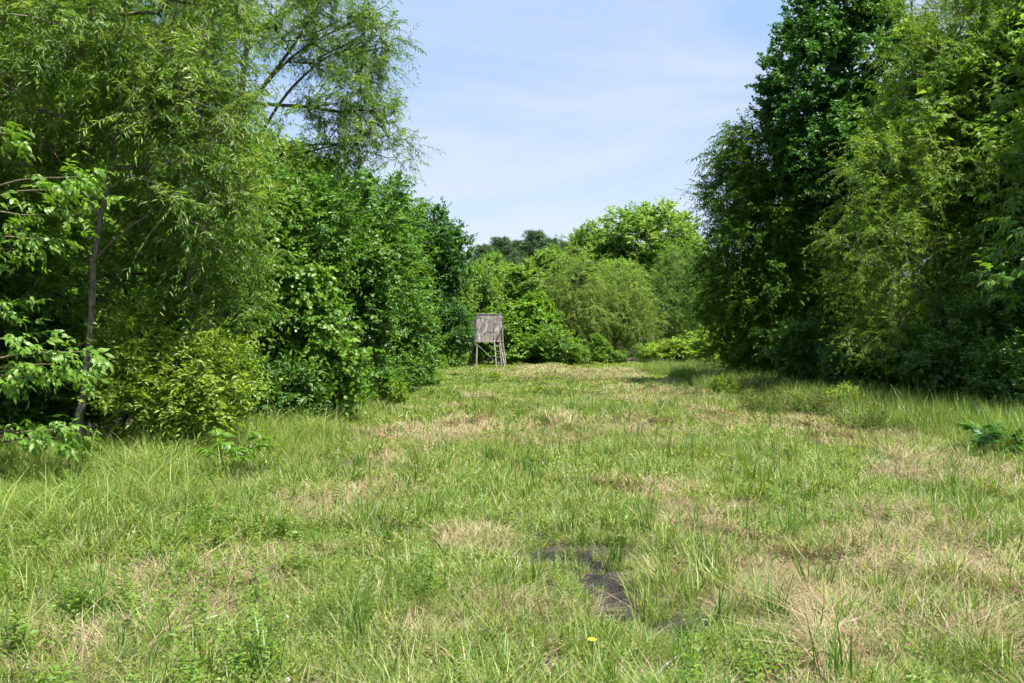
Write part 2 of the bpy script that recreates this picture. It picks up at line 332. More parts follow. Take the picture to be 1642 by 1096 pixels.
# ================================================================== GROUND
DRY = [(1480, 872, 120, 34), (1130, 830, 70, 34), (1200, 890, 75, 45), (1250, 960, 60, 40), (1280, 685, 150, 22), (1060, 632, 100, 16), (760, 682, 45, 22),
       (650, 738, 45, 18), (455, 888, 50, 18), (280, 985, 80, 28), (360, 925, 50, 16), (840, 690, 55, 12), (1330, 985, 60, 40), (745, 905, 28, 12), (1590, 770, 70, 40),
       (1040, 800, 70, 24), (960, 598, 170, 7), (720, 1005, 26, 20), (1130, 597, 60, 6), (770, 855, 26, 16), (870, 985, 30, 18), (1600, 960, 50, 60), (1000, 690, 90, 14), (640, 690, 45, 14), (560, 800, 34, 16), (515, 845, 36, 16), (610, 768, 30, 13), (705, 708, 30, 10), (190, 1040, 70, 25), (1420, 850, 70, 18), (1550, 890, 80, 26)]
DW = []
for px, py, rx, ry in DRY:
    d = gd(py); DW.append(((px-821)/FPX*d, d, 1.05*rx/FPX*d, 1.05*max(0.18, ry*d*d/(FPX*CAM_H))))
TRK = np.array([G(px, py)[:2] for px, py in ((60, 1090), (190, 1035), (290, 980), (370, 922), (460, 882), (560, 800), (645, 738), (755, 680), (790, 645), (800, 620))])
def track(x, y):
    m = np.full(np.shape(x), 9.0)
    for a, b in zip(TRK[:-1], TRK[1:]):
        t = np.clip(((x-a[0])*(b[0]-a[0])+(y-a[1])*(b[1]-a[1]))/np.sum((b-a)**2), 0, 1); m = np.minimum(m, np.hypot(x-a[0]-t*(b[0]-a[0]), y-a[1]-t*(b[1]-a[1])))
    return np.exp(-(m/.26)**2)
def dryness(x, y):
    m = np.zeros(np.shape(x))
    for cx, cy_, rx, ry in DW: m = np.maximum(m, np.exp(-(((x-cx)/rx)**2 + ((y-cy_)/ry)**2)*0.8))
    m = np.maximum(m, .75*track(x, y))
    return np.clip(m*(0.6+0.8*fbm(x*2.1+7, y*2.1+3, 3)) + 0.5*np.clip(fbm(x*.55+20, y*.40+11, 4)-.52, 0, 1), 0, 1)
def axis_pts(fine, mid, far, lo, hi):
    return np.unique(np.round(np.concatenate([np.arange(fine[0], fine[1], .03), np.arange(mid[0], mid[1], .36), np.arange(lo, hi, 2.5), far]), 3))
gx = axis_pts((-.1, 1.3), (-14, 16), [-1500, -700, -300, -150, 150, 300, 700, 1500], -80, 80)
gy = axis_pts((5.0, 7.9), (1.0, 62), [-1500, -600, -200, -60, 150, 250, 400, 700, 1600, 2500], -20, 120)
X, Y = np.meshgrid(gx, gy); Z = height(X, Y)
nx, ny = len(gx), len(gy); ii = (np.arange(ny-1)[:, None]*nx + np.arange(nx-1)[None]).ravel()
T = np.concatenate([np.stack([ii, ii+1, ii+nx+1], 1), np.stack([ii, ii+nx+1, ii+nx], 1)])
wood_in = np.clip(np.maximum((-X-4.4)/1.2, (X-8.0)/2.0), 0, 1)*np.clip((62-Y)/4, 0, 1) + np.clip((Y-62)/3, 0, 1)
gm, N_, K_ = mat('meadow_soil')
def att(n):
    a = N_.new('ShaderNodeAttribute'); a.attribute_name = n; return a.outputs['Fac']
ge = N_.new('ShaderNodeNewGeometry')
nA = N_.new('ShaderNodeTexNoise'); nA.inputs['Scale'].default_value = 9; nA.inputs['Detail'].default_value = 8; nA.inputs['Roughness'].default_value = .7; K_(ge.outputs['Position'], nA.inputs['Vector'])
nB = N_.new('ShaderNodeTexNoise'); nB.inputs['Scale'].default_value = 60; nB.inputs['Detail'].default_value = 5; K_(ge.outputs['Position'], nB.inputs['Vector'])
def mixc(f, a, b):
    m = N_.new('ShaderNodeMixRGB')
    for i, v in ((0, f), (1, a), (2, b)):
        if isinstance(v, (int, float)): m.inputs[i].default_value = v
        elif isinstance(v, tuple): m.inputs[i].default_value = (*v, 1)
        else: K_(v, m.inputs[i])
    return m.outputs[0]
c_g = mixc(nA.outputs['Fac'], (.035, .034, .016), (.10, .088, .042)); c_d = mixc(nB.outputs['Fac'], (.16, .115, .06), (.34, .27, .16))  # soil tone also darkened to stand for shadow between the blades
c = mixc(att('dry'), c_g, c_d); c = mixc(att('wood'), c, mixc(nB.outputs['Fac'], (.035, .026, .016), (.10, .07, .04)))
c = mixc(att('mud'), c, mixc(nB.outputs['Fac'], (.008, .007, .006), (.035, .03, .026)))
pg = N_.new('ShaderNodeBsdfPrincipled'); K_(c, pg.inputs['Base Color'])
mr = N_.new('ShaderNodeMapRange'); mr.inputs[3].default_value = 0.95; mr.inputs[4].default_value = 0.55; K_(att('mud'), mr.inputs[0]); K_(mr.outputs[0], pg.inputs['Roughness'])
bp = N_.new('ShaderNodeBump'); bp.inputs['Strength'].default_value = 1.0; bp.inputs['Distance'].default_value = .06; K_(nB.outputs['Fac'], bp.inputs['Height']); K_(bp.outputs[0], pg.inputs['Normal'])
og = N_.new('ShaderNodeOutputMaterial'); K_(pg.outputs[0], og.inputs[0])
mud = np.clip((mudfield(X, Y)-0.14)*5, 0, 1)
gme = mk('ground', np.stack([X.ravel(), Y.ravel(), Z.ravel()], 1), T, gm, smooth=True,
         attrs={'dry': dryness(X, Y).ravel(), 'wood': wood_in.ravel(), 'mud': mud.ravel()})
tag(link('ground', gme), 'meadow ground of soil and matted straw', None, None, 'structure')
# water standing in the muddy hollow
wm, N_, K_ = mat('muddy_water')
pw = N_.new('ShaderNodeBsdfPrincipled'); pw.inputs['Base Color'].default_value = (.018, .016, .013, 1); pw.inputs['Roughness'].default_value = .06; pw.inputs['IOR'].default_value = 1.33
nz = N_.new('ShaderNodeTexNoise'); nz.inputs['Scale'].default_value = 14; bw = N_.new('ShaderNodeBump'); bw.inputs['Strength'].default_value = .15; bw.inputs['Distance'].default_value = .01
K_(nz.outputs['Fac'], bw.inputs['Height']); K_(bw.outputs[0], pw.inputs['Normal']); ow = N_.new('ShaderNodeOutputMaterial'); K_(pw.outputs[0], ow.inputs[0])
def puddle(cx, cy_, rx, ry, z, seed):
    r = np.random.default_rng(seed); a = np.arange(28)/28*2*pi; rr = .85+.3*r.random(28)
    v = np.vstack([[cx, cy_, z], np.stack([cx+rx*rr*np.cos(a), cy_+ry*rr*np.sin(a), np.full(28, z)], 1)])
    return mk('water', v, [[0, 1+i, 1+(i+1) % 28] for i in range(28)], wm)
for k, (cx, cy_, rx, ry) in enumerate([(.50, 7.15, .33, .3), (.66, 5.82, .22, .34), (.92, 5.45, .13, .08)]):
    z = float(np.min(height(cx + np.linspace(-rx, rx, 9)[:, None]*.6, cy_ + np.linspace(-ry, ry, 9)[None]*.6))) + (0.012, 0.024, 0.024)[k]
    tag(link('puddle_water', puddle(cx, cy_, rx, ry, z, 40+k)), ['dark puddle water in the farther muddy hollow', 'dark puddle water in the nearer muddy hollow', 'small wet spot beside the nearer muddy hollow'][k], None, None, 'structure')

# ================================================================== BOX BLIND
M['ply'] = noise_mat('weathered_plywood', (.16, .138, .122), (.58, .56, .545), (1.7, 1.7, 1.1), 0.85, .25, 2.8, .40, .66, (.265, .23, .203))
M['lumber'] = noise_mat('weathered_lumber', (.20, .178, .155), (.42, .385, .34), (9, 9, 1), .85, .3, 4)
M['lumber_dark'] = noise_mat('shade_dark_lumber', (.05, .045, .04), (.13, .115, .10), (9, 9, 1), .9, .3, 4)  # lumber darkened: shade on the blind's side is put into the colour
def boxmesh(name, lo, hi, m, bev=0.0):
    import bmesh
    bm = bmesh.new(); bmesh.ops.create_cube(bm, size=1.0)
    lo = np.array(lo); hi = np.array(hi)
    for v in bm.verts: v.co = Vector((lo+hi)/2) + Vector([v.co[i]*(hi-lo)[i] for i in range(3)])
    if bev: bmesh.ops.bevel(bm, geom=bm.edges[:], offset=bev, segments=1, affect='EDGES')
    me = bpy.data.meshes.new(name); bm.to_mesh(me); bm.free(); me.materials.append(m); return me
def beam(name, a, b, w, h, m, parent):
    a = Vector(a); b = Vector(b); Ld = (b-a).length
    me = boxmesh(name, (-w/2, -h/2, 0), (w/2, h/2, Ld), m, min(w, h)*.08)
    o = link(name, me, parent); o.location = a; o.rotation_euler = (b-a).to_track_quat('Z', 'X').to_euler(); return o
BD = 54.0; bb = gp(P(782, 590, BD)[0], BD)
blind = empty('hunting_blind', bb, radians(7.0)); S_ = BD/FPX/8.433   # metres per pixel of the enlarged crop
tag(blind, 'weathered grey plywood box blind raised on wooden legs with a ladder', 'hunting blind')
def bxz(u, v): return ((u-455)*S_, (945-v)*S_)        # crop pixel -> x, z
yF, yB = -.65, .70
xl, zb = bxz(282, 566); xr, zt = bxz(632, 222)
def panel(n, u0, v0, u1, v1, th=.02, y=yF, dy=0): 
    x0, z1 = bxz(u0, v0); x1, z0 = bxz(u1, v1); return link(n, boxmesh(n, (x0, y-th+dy, z0), (x1, y+dy, z1), M['ply'], .003), blind)
panel('wall_panel', 284, 222, 400, 562); panel('wall_panel', 404, 222, 516, 458, dy=-.004); panel('wall_panel', 404, 464, 516, 562)
dp = panel('door', 521, 222, 632, 562, dy=-.006)
link('door_gap', boxmesh('door_gap', (bxz(516, 0)[0], yF-.012, zb+.02), (bxz(521, 0)[0], yF-.002, zt), M['lumber_dark']), blind)  # solid dark strip in place of the shade inside the crack
link('side_wall', boxmesh('side_wall', (xl-.02, yF+.003, zb), (xl, yB, zt), M['ply']), blind); link('side_wall', boxmesh('side_wall', (xr-.02, yF+.003, zb), (xr, yB, zt), M['ply']), blind)
link('rear_wall', boxmesh('rear_wall', (xl+.002, yB-.02, zb), (xr-.022, yB, zt-.003), M['ply']), blind)
link('floor_frame', boxmesh('floor_frame', (xl-.03, yF-.04, zb-.10), (xr+.05, yB, zb-.004), M['lumber'], .005), blind)
rf = link('roof', boxmesh('roof', (xl-.03, yF-.05, zt+.004), (xr+.01, yB+.05, zt+.04), M['lumber'], .004), blind); rf.rotation_euler = (0, radians(.0), 0)
def leg(u0, v0, u1, v1, y0, y1, w, m):
    a = bxz(u1, v1); b = bxz(u0, v0); return beam('leg', (a[0], y1, a[1]-.08), (b[0], y0, b[1]), w, w, m, blind)
leg(300, 566, 284, 945, yF+.05, yF-.12, .06, M['lumber']); leg(275, 566, 255, 940, yB-.1, yB+.05, .10, M['lumber_dark'])  # rear left leg: side shade painted by the darkened lumber
leg(640, 566, 690, 945, yF+.05, yF-.05, .06, M['lumber']); leg(622, 566, 668, 935, yB-.1, yB+.1, .07, M['lumber'])
a = bxz(296, 620); b = bxz(548, 862); beam('brace', (a[0], yF-.02, a[1]), (b[0], yF-.10, b[1]), .03, .025, M['lumber'], blind)
a = bxz(262, 600); b = bxz(262, 900); beam('brace', (a[0], yF, a[1]), (b[0], yB, b[1]), .05, .03, M['lumber_dark'], blind)
ld = empty('ladder'); ld.parent = blind
def lad(t): return yF-.10-.45*t
la0, la1 = bxz(525, 562), bxz(545, 945); lb0, lb1 = bxz(602, 566), bxz(657, 945)
beam('rail', (la1[0], lad(1), la1[1]-.06), (la0[0], lad(0), la0[1]), .04, .05, M['lumber'], ld); beam('rail', (lb1[0], lad(1), lb1[1]-.06), (lb0[0], lad(0), lb0[1]), .04, .05, M['lumber'], ld)
for v in (645, 712, 790, 862, 935):
    t = (v-562)/(945-562); x0 = la0[0]+(la1[0]-la0[0])*t; x1 = lb0[0]+(lb1[0]-lb0[0])*t; z = bxz(0, v)[1]
    beam('rung', (x0-.03, lad(t)-.02, z), (x1+.03, lad(t)-.02, z), .03, .03, M['lumber'], ld)
a = bxz(636, 375); b = bxz(642, 566); beam('handrail', (b[0], yF-.10, b[1]), (a[0], yF-.10, a[1]), .04, .04, M['lumber'], blind)
a = bxz(562, 545); b = bxz(630, 395); beam('handrail', (a[0], yF-.12, a[1]), (b[0], yF-.12, b[1]), .05, .03, M['lumber_dark'], blind)

# ================================================================== TREES ON THE LEFT
hero('willow_tree', 'slender willow with a thin grey trunk standing in the arching grass', 'tree', gp(P(125, 0, 12.6)[0], 12.6),
     [(128, 690), (133, 640), (143, 560), (148, 480), (150, 420), (163, 350), (173, 290), (184, 220), (192, 110), (205, -20), (215, -160)], 12.6, .058,
     [(80, 90, 12.4, 180, 130, 1.7), (240, 30, 12.6, 170, 130, 1.7), (300, 190, 12.5, 115, 100, 1.4), (180, -70, 12.8, 200, 60, 1.2, .4), (335, 320, 12.5, 80, 70, 1.1, .9), (150, 200, 13.3, 110, 90, 1.0, .7), (10, 230, 13.2, 80, 70, 1.0, .7), (-90, 60, 12.8, 90, 120, 1.0, .4)],
     640, 'willow', 'willow', 'bark', seed=11, limbs_px=[([(150, 420), (190, 380), (250, 340), (330, 330)], .022), ([(163, 350), (110, 280), (60, 200)], .02)], start=.45, over=dict(k=5, m=24))
hero('willow_tree', 'leaning young willow with a bent dark stem behind the pale shrub', 'tree', gp(P(160, 0, 13.4)[0], 13.4),
     [(175, 710), (208, 655), (245, 580), (282, 495), (310, 410), (335, 330), (350, 240)], 13.4, .05,
     [(335, 420, 13.6, 75, 80, 1.0), (370, 500, 13.8, 45, 60, .8, .6), (250, 450, 14, 100, 70, 1.0), (90, 460, 14.3, 90, 70, 1.0, .7), (300, 330, 13.9, 100, 70, 1.0)],
     250, 'willow', 'willow', 'bark_dark', seed=12, start=.35)
hero('pale_shrub', 'yellow green leafy shrub at the foot of the slender willow', 'shrub', gp(P(270, 0, 12.9)[0], 12.9),
     [(275, 690), (280, 640), (285, 590)], 12.9, .02,
     [(300, 620, 12.8, 95, 75, .8), (215, 550, 13.0, 60, 65, .6), (345, 600, 12.7, 45, 60, .5), (240, 640, 12.6, 70, 50, .6)],
     260, 'shrub', 'shrub', 'twig', seed=13, start=.1, over=dict(k=5, m=11, ll=(.06, .10)))
hero('black_willow_tree', 'tall open willow with dark forking limbs against the sky', 'tree', gp(P(350, 0, 20)[0], 20),
     [(352, 600), (360, 450), (372, 320), (384, 180), (392, 110), (400, 50), (405, -60), (410, -200)], 20, .105,
     [(540, 40, 20, 80, 75, 1.4), (600, 60, 20, 55, 75, 1.0), (560, 150, 19.8, 70, 55, 1.2), (605, 225, 19.6, 50, 50, .9), (520, 225, 20, 80, 50, 1.2), (470, 30, 21, 70, 80, 1.4, .6), (480, -80, 20, 150, 60, 1.5, .5), (300, -20, 21, 120, 110, 1.6), (290, 110, 21, 70, 70, 1.3, .8), (350, 260, 20.5, 60, 50, 1.2, .7), (440, 280, 20, 70, 40, 1.2)],
     520, 'willow', 'willow', 'bark_dark', seed=14, shell=.3, start=.5,
     limbs_px=[([(384, 190), (430, 130), (480, 60), (520, -10), (560, -70)], .05), ([(388, 180), (450, 110), (500, 70), (560, 40), (620, 10)], .035), ([(375, 300), (440, 180), (490, 120), (540, 85), (600, 75)], .04), ([(372, 320), (450, 260), (530, 235), (600, 215)], .035), ([(368, 380), (420, 320), (500, 290)], .03), ([(392, 110), (340, 40), (300, -10)], .03)], over=dict(k=7, m=22, ll=(.08, .125), tl=(.3, .6)))
# broken snag limbs crossing in the crown
w = Wood(); d = 16.5; b0 = gp(P(328, 0, d)[0], d)
w.tube(np.array([np.zeros(3), P(330, 600, d)-b0, P(331, 400, d)-b0, P(331, 150, d)-b0, P(328, 60, d)-b0, P(322, 15, d)-b0]), [.05, .045, .04, .03, .026, .012], 7)
tr_ = w.mesh('trunk', M['bark_dark'])
sn = empty('dead_snag', b0); tag(sn, 'bare dead snag with broken cross branches inside the willow crowns', 'dead tree'); link('trunk', tr_, sn)
for q, r in (([(268, 105), (300, 78), (347, 50)], .022), ([(290, 82), (325, 66), (345, 55)], .02), ([(340, 55), (360, 75)], .015), ([(331, 110), (350, 135)], .012)):
    w = Wood(); w.tube([P(a[0], a[1], d-.05)-b0 for a in q], np.linspace(r, r*.5, len(q)), 6); link('branch', w.mesh('branch', M['bark_dark']), sn)

hero('mulberry_tree', 'broad leaved tree hung with vines beside the leaning willow', 'tree', gp(P(440, 0, 18.5)[0]-.5, 18.8),
     [(440, 600, 18.8), (445, 480, 18.8), (450, 380, 18.8), (455, 300, 18.8)], 18.8, .07,
     [(440, 420, 18.6, 95, 100, 1.3), (400, 330, 19, 80, 70, 1.2), (490, 360, 18.8, 80, 80, 1.2), (460, 520, 18.4, 80, 90, 1.1), (420, 600, 18.2, 60, 60, .9)],
     640, 'broad', 'broad', 'bark_dark', seed=15, over=dict(ll=(.055, .09)))
hero('hackberry_tree', 'dense rounded broad leaved tree in the middle of the left wood edge', 'tree', gp(P(540, 0, 23.5)[0], 23.5),
     [(545, 560), (545, 450), (550, 350), (555, 290)], 23.5, .08,
     [(550, 400, 23.3, 95, 95, 1.6), (500, 320, 24, 80, 60, 1.4), (590, 340, 23.6, 70, 60, 1.4), (560, 520, 23, 80, 90, 1.3), (600, 440, 23.2, 60, 90, 1.2), (560, 610, 22.6, 60, 40, .8)],
     760, 'broad', 'broad', 'bark_dark', seed=16)
hero('hackberry_tree', 'glossy broad leaved tree at the bend of the left wood edge', 'tree', gp(P(630, 0, 30)[0], 30),
     [(635, 560), (632, 470), (630, 400)], 30, .08,
     [(635, 440, 29.8, 55, 70, 1.4), (600, 370, 30.5, 55, 55, 1.3), (645, 520, 29.5, 50, 65, 1.3), (610, 570, 29, 50, 45, 1.0), (665, 560, 30, 35, 45, 1.0), (640, 370, 30.5, 30, 50, 1.0)],
     620, 'broad', 'broad', 'bark_dark', seed=17)
_, gumS = hero('sweetgum_tree', 'upright dark tree closing the left wood edge near the blind', 'tree', gp(P(692, 0, 41)[0], 41),
     [(694, 540), (695, 450), (696, 370), (697, 335)], 41, .09,
     [(695, 385, 41, 45, 55, 1.5), (690, 450, 41, 55, 60, 1.6), (705, 520, 40.5, 50, 55, 1.5), (670, 420, 41.5, 40, 60, 1.4), (715, 430, 41.3, 38, 40, 1.2), (735, 400, 42, 22, 25, .8, .7), (668, 560, 40, 40, 35, 1.2)],
     620, 'gum', 'gum', 'bark_dark', seed=18)
hero('wild_grapevine', 'bright green grapevine spilling down the wood edge toward the grass', 'vine', gp(P(545, 0, 18.8)[0], 18.8),
     [(540, 620), (520, 560), (490, 500), (460, 450)], 18.8, .02,
     [(465, 460, 17.9, 50, 45, .5), (500, 530, 18.0, 45, 50, .5), (540, 590, 18.3, 40, 45, .5), (440, 400, 18, 30, 40, .4, .6)],
     230, 'vine', 'vine', 'twig', seed=19, bf=.1, start=.1)
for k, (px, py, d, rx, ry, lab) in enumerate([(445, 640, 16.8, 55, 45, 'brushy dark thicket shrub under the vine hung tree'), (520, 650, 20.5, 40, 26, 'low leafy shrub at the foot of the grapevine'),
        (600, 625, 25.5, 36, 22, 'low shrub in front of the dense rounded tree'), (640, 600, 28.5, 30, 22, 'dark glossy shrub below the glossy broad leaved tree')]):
    hero('edge_shrub', lab, 'shrub', gp(P(px, 0, d)[0], d), [(px, py)], d, .015, [(px, py, d, rx, ry, .7)], 110, 'shrubb', 'broad' if k % 2 else 'shade_toned', 'twig', seed=60+k, start=.1, group='shrubs along the left wood edge')

# ================================================================== TREES ON THE RIGHT
hero('sweetgum_tree', 'tall dark green tree with star leaves rising above the right wood', 'tree', gp(P(1345, 0, 33)[0], 33),
     [(1345, 520), (1345, 380), (1345, 250), (1350, 120), (1355, 20), (1360, -60)], 33, .16,
     [(1300, 110, 32.5, 75, 85, 2.0), (1290, 190, 32, 65, 60, 1.7), (1340, 30, 33, 75, 65, 1.9), (1390, 100, 32.5, 75, 120, 2.2), (1340, 270, 31.5, 90, 90, 2.0), (1400, 260, 32, 80, 120, 2.0, .6), (1370, -70, 33, 80, 60, 1.8, .6), (1245, 150, 32.5, 28, 28, .8, .6)],
     900, 'gum', 'gum', 'bark_dark', seed=21, over=dict(ll=(.09, .15)))
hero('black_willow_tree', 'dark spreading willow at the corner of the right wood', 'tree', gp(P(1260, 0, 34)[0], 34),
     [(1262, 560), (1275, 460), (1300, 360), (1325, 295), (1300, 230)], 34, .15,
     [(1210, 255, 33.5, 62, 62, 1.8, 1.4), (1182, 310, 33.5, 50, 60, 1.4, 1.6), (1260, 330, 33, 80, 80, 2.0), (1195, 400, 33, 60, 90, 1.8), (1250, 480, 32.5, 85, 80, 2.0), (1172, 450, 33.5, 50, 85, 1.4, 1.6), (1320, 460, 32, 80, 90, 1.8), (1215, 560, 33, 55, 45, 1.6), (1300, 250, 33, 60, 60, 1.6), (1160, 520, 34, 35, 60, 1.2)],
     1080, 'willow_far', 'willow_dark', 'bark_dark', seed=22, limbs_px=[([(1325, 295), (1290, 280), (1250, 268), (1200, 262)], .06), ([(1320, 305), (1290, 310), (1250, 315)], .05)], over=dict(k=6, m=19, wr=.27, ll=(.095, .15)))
_, wilR = hero('willow_tree', 'big light green willow in front of the right wood', 'tree', gp(P(1500, 0, 24.5)[0], 24.5),
     [(1498, 560), (1510, 450), (1525, 330), (1535, 180), (1530, 60), (1540, -80)], 24.5, .13,
     [(1500, 130, 24, 100, 130, 2.0), (1590, 80, 24.5, 110, 130, 2.2), (1440, 290, 23.6, 95, 95, 1.8), (1560, 290, 23.6, 110, 110, 1.9), (1400, 400, 23.3, 70, 80, 1.5), (1480, 440, 23, 90, 80, 1.6), (1600, 420, 23.5, 90, 90, 1.6), (1410, 530, 23, 60, 70, 1.3), (1510, -60, 24.5, 140, 90, 2, .8), (1660, 200, 24.5, 80, 150, 1.6)],
     1150, 'willow', 'willow_light', 'bark', seed=23, limbs_px=[([(1533, 180), (1510, 130), (1500, 70), (1505, 20)], .035), ([(1530, 210), (1500, 170), (1480, 120)], .03)], over=dict(ll=(.075, .12), k=5, m=22, wr=.19))
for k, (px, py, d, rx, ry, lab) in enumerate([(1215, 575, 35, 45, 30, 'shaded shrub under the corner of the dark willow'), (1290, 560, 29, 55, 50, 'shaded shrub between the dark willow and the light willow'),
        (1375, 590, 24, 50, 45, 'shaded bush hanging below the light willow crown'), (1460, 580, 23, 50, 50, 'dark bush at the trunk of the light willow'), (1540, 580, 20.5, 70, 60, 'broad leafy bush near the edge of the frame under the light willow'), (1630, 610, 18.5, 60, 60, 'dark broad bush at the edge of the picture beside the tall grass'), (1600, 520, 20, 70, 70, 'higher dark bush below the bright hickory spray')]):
    hero('understory_bush', lab, 'bush', gp(P(px, 0, d)[0]+.4, d+.3), [(px, py)], d, .02, [(px, py, d, rx, ry, 1.0), (px+15, py+25, d, rx*.7, ry*.7, .8)], 200, 'shrubb', 'shade_toned', 'twig', seed=70+k, start=.1, group='shaded bushes under the right wood')

# ================================================================== GENERIC TREES (shared meshes)
def gen(seed, sty, leafm, lobes, trunk, tr, n, **kw): return build_tree(seed, trunk, tr, lobes, n, sty, M[leafm], M['bark_dark'], **kw)
g_will = gen(31, 'willow_far', 'willow_olive', [((0, 0, 5.0), (2.0, 2.0, 2.2)), ((-.8, .3, 3.2), (2.0, 1.8, 1.7)), ((.9, -.4, 3.0), (1.9, 1.8, 1.8)), ((0, 0, 1.8), (2.2, 2.0, 1.2))], [(0, 0, 0), (.1, 0, 2), (-.1, 0, 4), (0, 0, 6.2)], .10, 620, over=dict(m=18))
g_wgrn = gen(32, 'willow_far', 'willow', [((.3, 0, 6.2), (2.0, 2.0, 2.3)), ((-.9, .3, 4.0), (2.2, 1.8, 1.9)), ((1.2, -.4, 3.8), (1.8, 1.8, 2.0)), ((0, 0, 2.2), (2.3, 2.0, 1.3))], [(0, 0, 0), (.2, 0, 2), (.4, 0, 4), (.2, 0, 7.2)], .11, 680, over=dict(m=17))
g_oak = gen(33, 'broad_far', 'far_green', [((0, 0, 7.2), (3.0, 3.0, 2.2)), ((-2.0, .3, 5.6), (2.0, 2.2, 1.6)), ((2.0, -.5, 5.8), (2.0, 2.0, 1.7)), ((.5, -1.5, 4.6), (2.5, 1.8, 1.7)), ((-.5, 0, 3.0), (2.4, 2.4, 1.4))], [(0, 0, 0), (.1, 0, 3), (0, 0, 5), (.1, 0, 8)], .19, 950)
g_oak2 = gen(34, 'broad_far', 'broad_bright', [((0, 0, 8.0), (2.2, 2.2, 2.0)), ((-1.5, -.3, 6.6), (1.8, 1.8, 1.5)), ((1.5, .3, 6.2), (1.9, 1.9, 1.7)), ((-.3, -1.0, 4.6), (2.2, 1.7, 1.6)), ((.3, 0, 2.6), (2.0, 2.0, 1.4))], [(0, 0, 0), (-.1, 0, 3), (.1, 0, 5), (0, 0, 8.8)], .16, 800)
g_gum = gen(35, 'broad_far', 'far_green', [((0, 0, 7.6), (1.6, 1.6, 2.2)), ((-.7, .2, 5.4), (1.9, 1.8, 1.8)), ((.8, -.2, 4.4), (2.0, 1.9, 1.8)), ((0, 0, 2.4), (2.2, 2.0, 1.5))], [(0, 0, 0), (0, .1, 3), (0, 0, 6), (0, 0, 9)], .13, 760)
g_shrub = gen(36, 'broad_far', 'broad_bright', [((0, 0, 1.3), (1.1, 1.1, .9)), ((.5, -.2, .9), (1.0, .9, .7))], [(0, 0, 0), (0, 0, 1.2)], .03, 150, over=dict(ll=(.09, .15)))
g_shrub2 = gen(37, 'broad_far', 'vine', [((0, 0, 1.9), (1.3, 1.2, 1.5)), ((.5, -.2, .9), (1.2, 1.0, .8)), ((-.4, .1, 2.8), (.7, .7, .9))], [(0, 0, 0), (0, 0, 2.2)], .04, 220)
g_pale = gen(38, 'shrubb', 'shrub', [((0, 0, .8), (1.0, .9, .6)), ((.6, .1, .6), (.7, .7, .5))], [(0, 0, 0), (0, 0, .7)], .02, 130, over=dict(ll=(.09, .15)))
# far pines: whorled limbs with needle tufts
def pine(seed):
    rng = np.random.default_rng(seed); W = Wood(); W.tube([(0, 0, 0), (.05, 0, 4), (0, .05, 8), (0, 0, 12.5)], [.2, .16, .10, .02], 7)
    Pb = []; Ax = []
    for z in np.arange(5.0, 12.6, .42):
        L_ = 2.9*(1-(z-5)/8.6)**.7*rng.uniform(.75, 1.15)
        for a in rng.random()*6.28 + np.arange(8)*.785 + rng.normal(0, .2, 8):
            dr = np.array([math.cos(a), math.sin(a), .35]); e = np.array([0, 0, z]) + dr*L_
            W.tube([(0, 0, z), np.array([0, 0, z])+dr*L_*.5-np.array([0, 0, .08]), e], [.03, .022, .01], 4)
            for s in np.linspace(.35, 1, 5):
                c = np.array([0, 0, z]) + dr*L_*s + rng.normal(0, .12, 3)
                q = norm(rng.normal(size=(34, 3)) + dr*.6 + np.array([0, 0, .5])); Pb.append(np.repeat(c[None], 34, 0)+rng.normal(0, .08, (34, 3))); Ax.append(q)
    Pb = np.concatenate(Pb); Ax = np.concatenate(Ax); n = len(Pb)
    V, T, k = leaf_batch(Pb, Ax, rng.normal(size=(n, 3)), rng.uniform(.22, .36, n), np.full(n, .035), 'lance', rng)
    return W.mesh('trunk', M['bark_dark']), mk('crown', V, T, M['pine'], tone=np.repeat(np.clip(rng.normal(.45, .2, n), 0, 1), k))
g_pine = pine(39)

def place(name, label, cat, ms, px, d, h=None, nat=1.0, rz=0.0, wide=1.0, group=None, x=None):
    xx = P(px, 0, d)[0] if x is None else x; s = (h/nat) if h else 1.0
    return tree_obj(name, label, cat, gp(xx, d), ms, rz, (s*wide, s*wide, s), group)
def htop(py, d): return CAM_H + (543-py)/FPX*d
BG = 'trees closing the far end of the clearing'
place('willow_tree', 'olive green willow with a dark leaning trunk at the far end of the clearing', 'tree', g_will, 925, 62, htop(405, 62), 7.1, .4, .95, BG)
place('willow_tree', 'olive willow hanging to the ground in the middle of the far tree line', 'tree', g_will, 1003, 63, htop(425, 63), 7.1, 2.3, 1.0, BG)
place('willow_tree', 'grey green willow behind the bright bushes at the far corner', 'tree', g_wgrn, 1085, 67, htop(395, 67), 8.3, 1.0, .9, BG)
place('willow_tree', 'green willow half hidden by the dark corner of the right wood', 'tree', g_wgrn, 1150, 64, htop(440, 64), 8.3, 4.0, .9, BG)
place('oak_tree', 'large domed oak crown rising highest over the far tree line', 'tree', g_oak, 1035, 86, htop(334, 86), 9.3, .3, 1.12, BG)
place('oak_tree', 'lower bright oak shoulder left of the large dome', 'tree', g_oak2, 935, 86, htop(372, 86), 9.9, 2.0, 1.0, BG)
place('oak_tree', 'bright oak filling the gap below the large dome', 'tree', g_oak2, 1095, 80, htop(392, 80), 9.9, .9, 1.0, BG)
place('oak_tree', 'oak crown showing beside the corner of the right wood', 'tree', g_oak, 1165, 84, htop(430, 84), 9.3, 3.9, .9, BG)
place('sweetgum_tree', 'dark green tree standing in the far line between blind and willow', 'tree', g_gum, 838, 72, htop(425, 72), 9.6, .2, 1.25, BG)
place('sweetgum_tree', 'green tree rising behind the far willow', 'tree', g_gum, 880, 76, htop(402, 76), 9.6, 2.2, 1.0, BG)
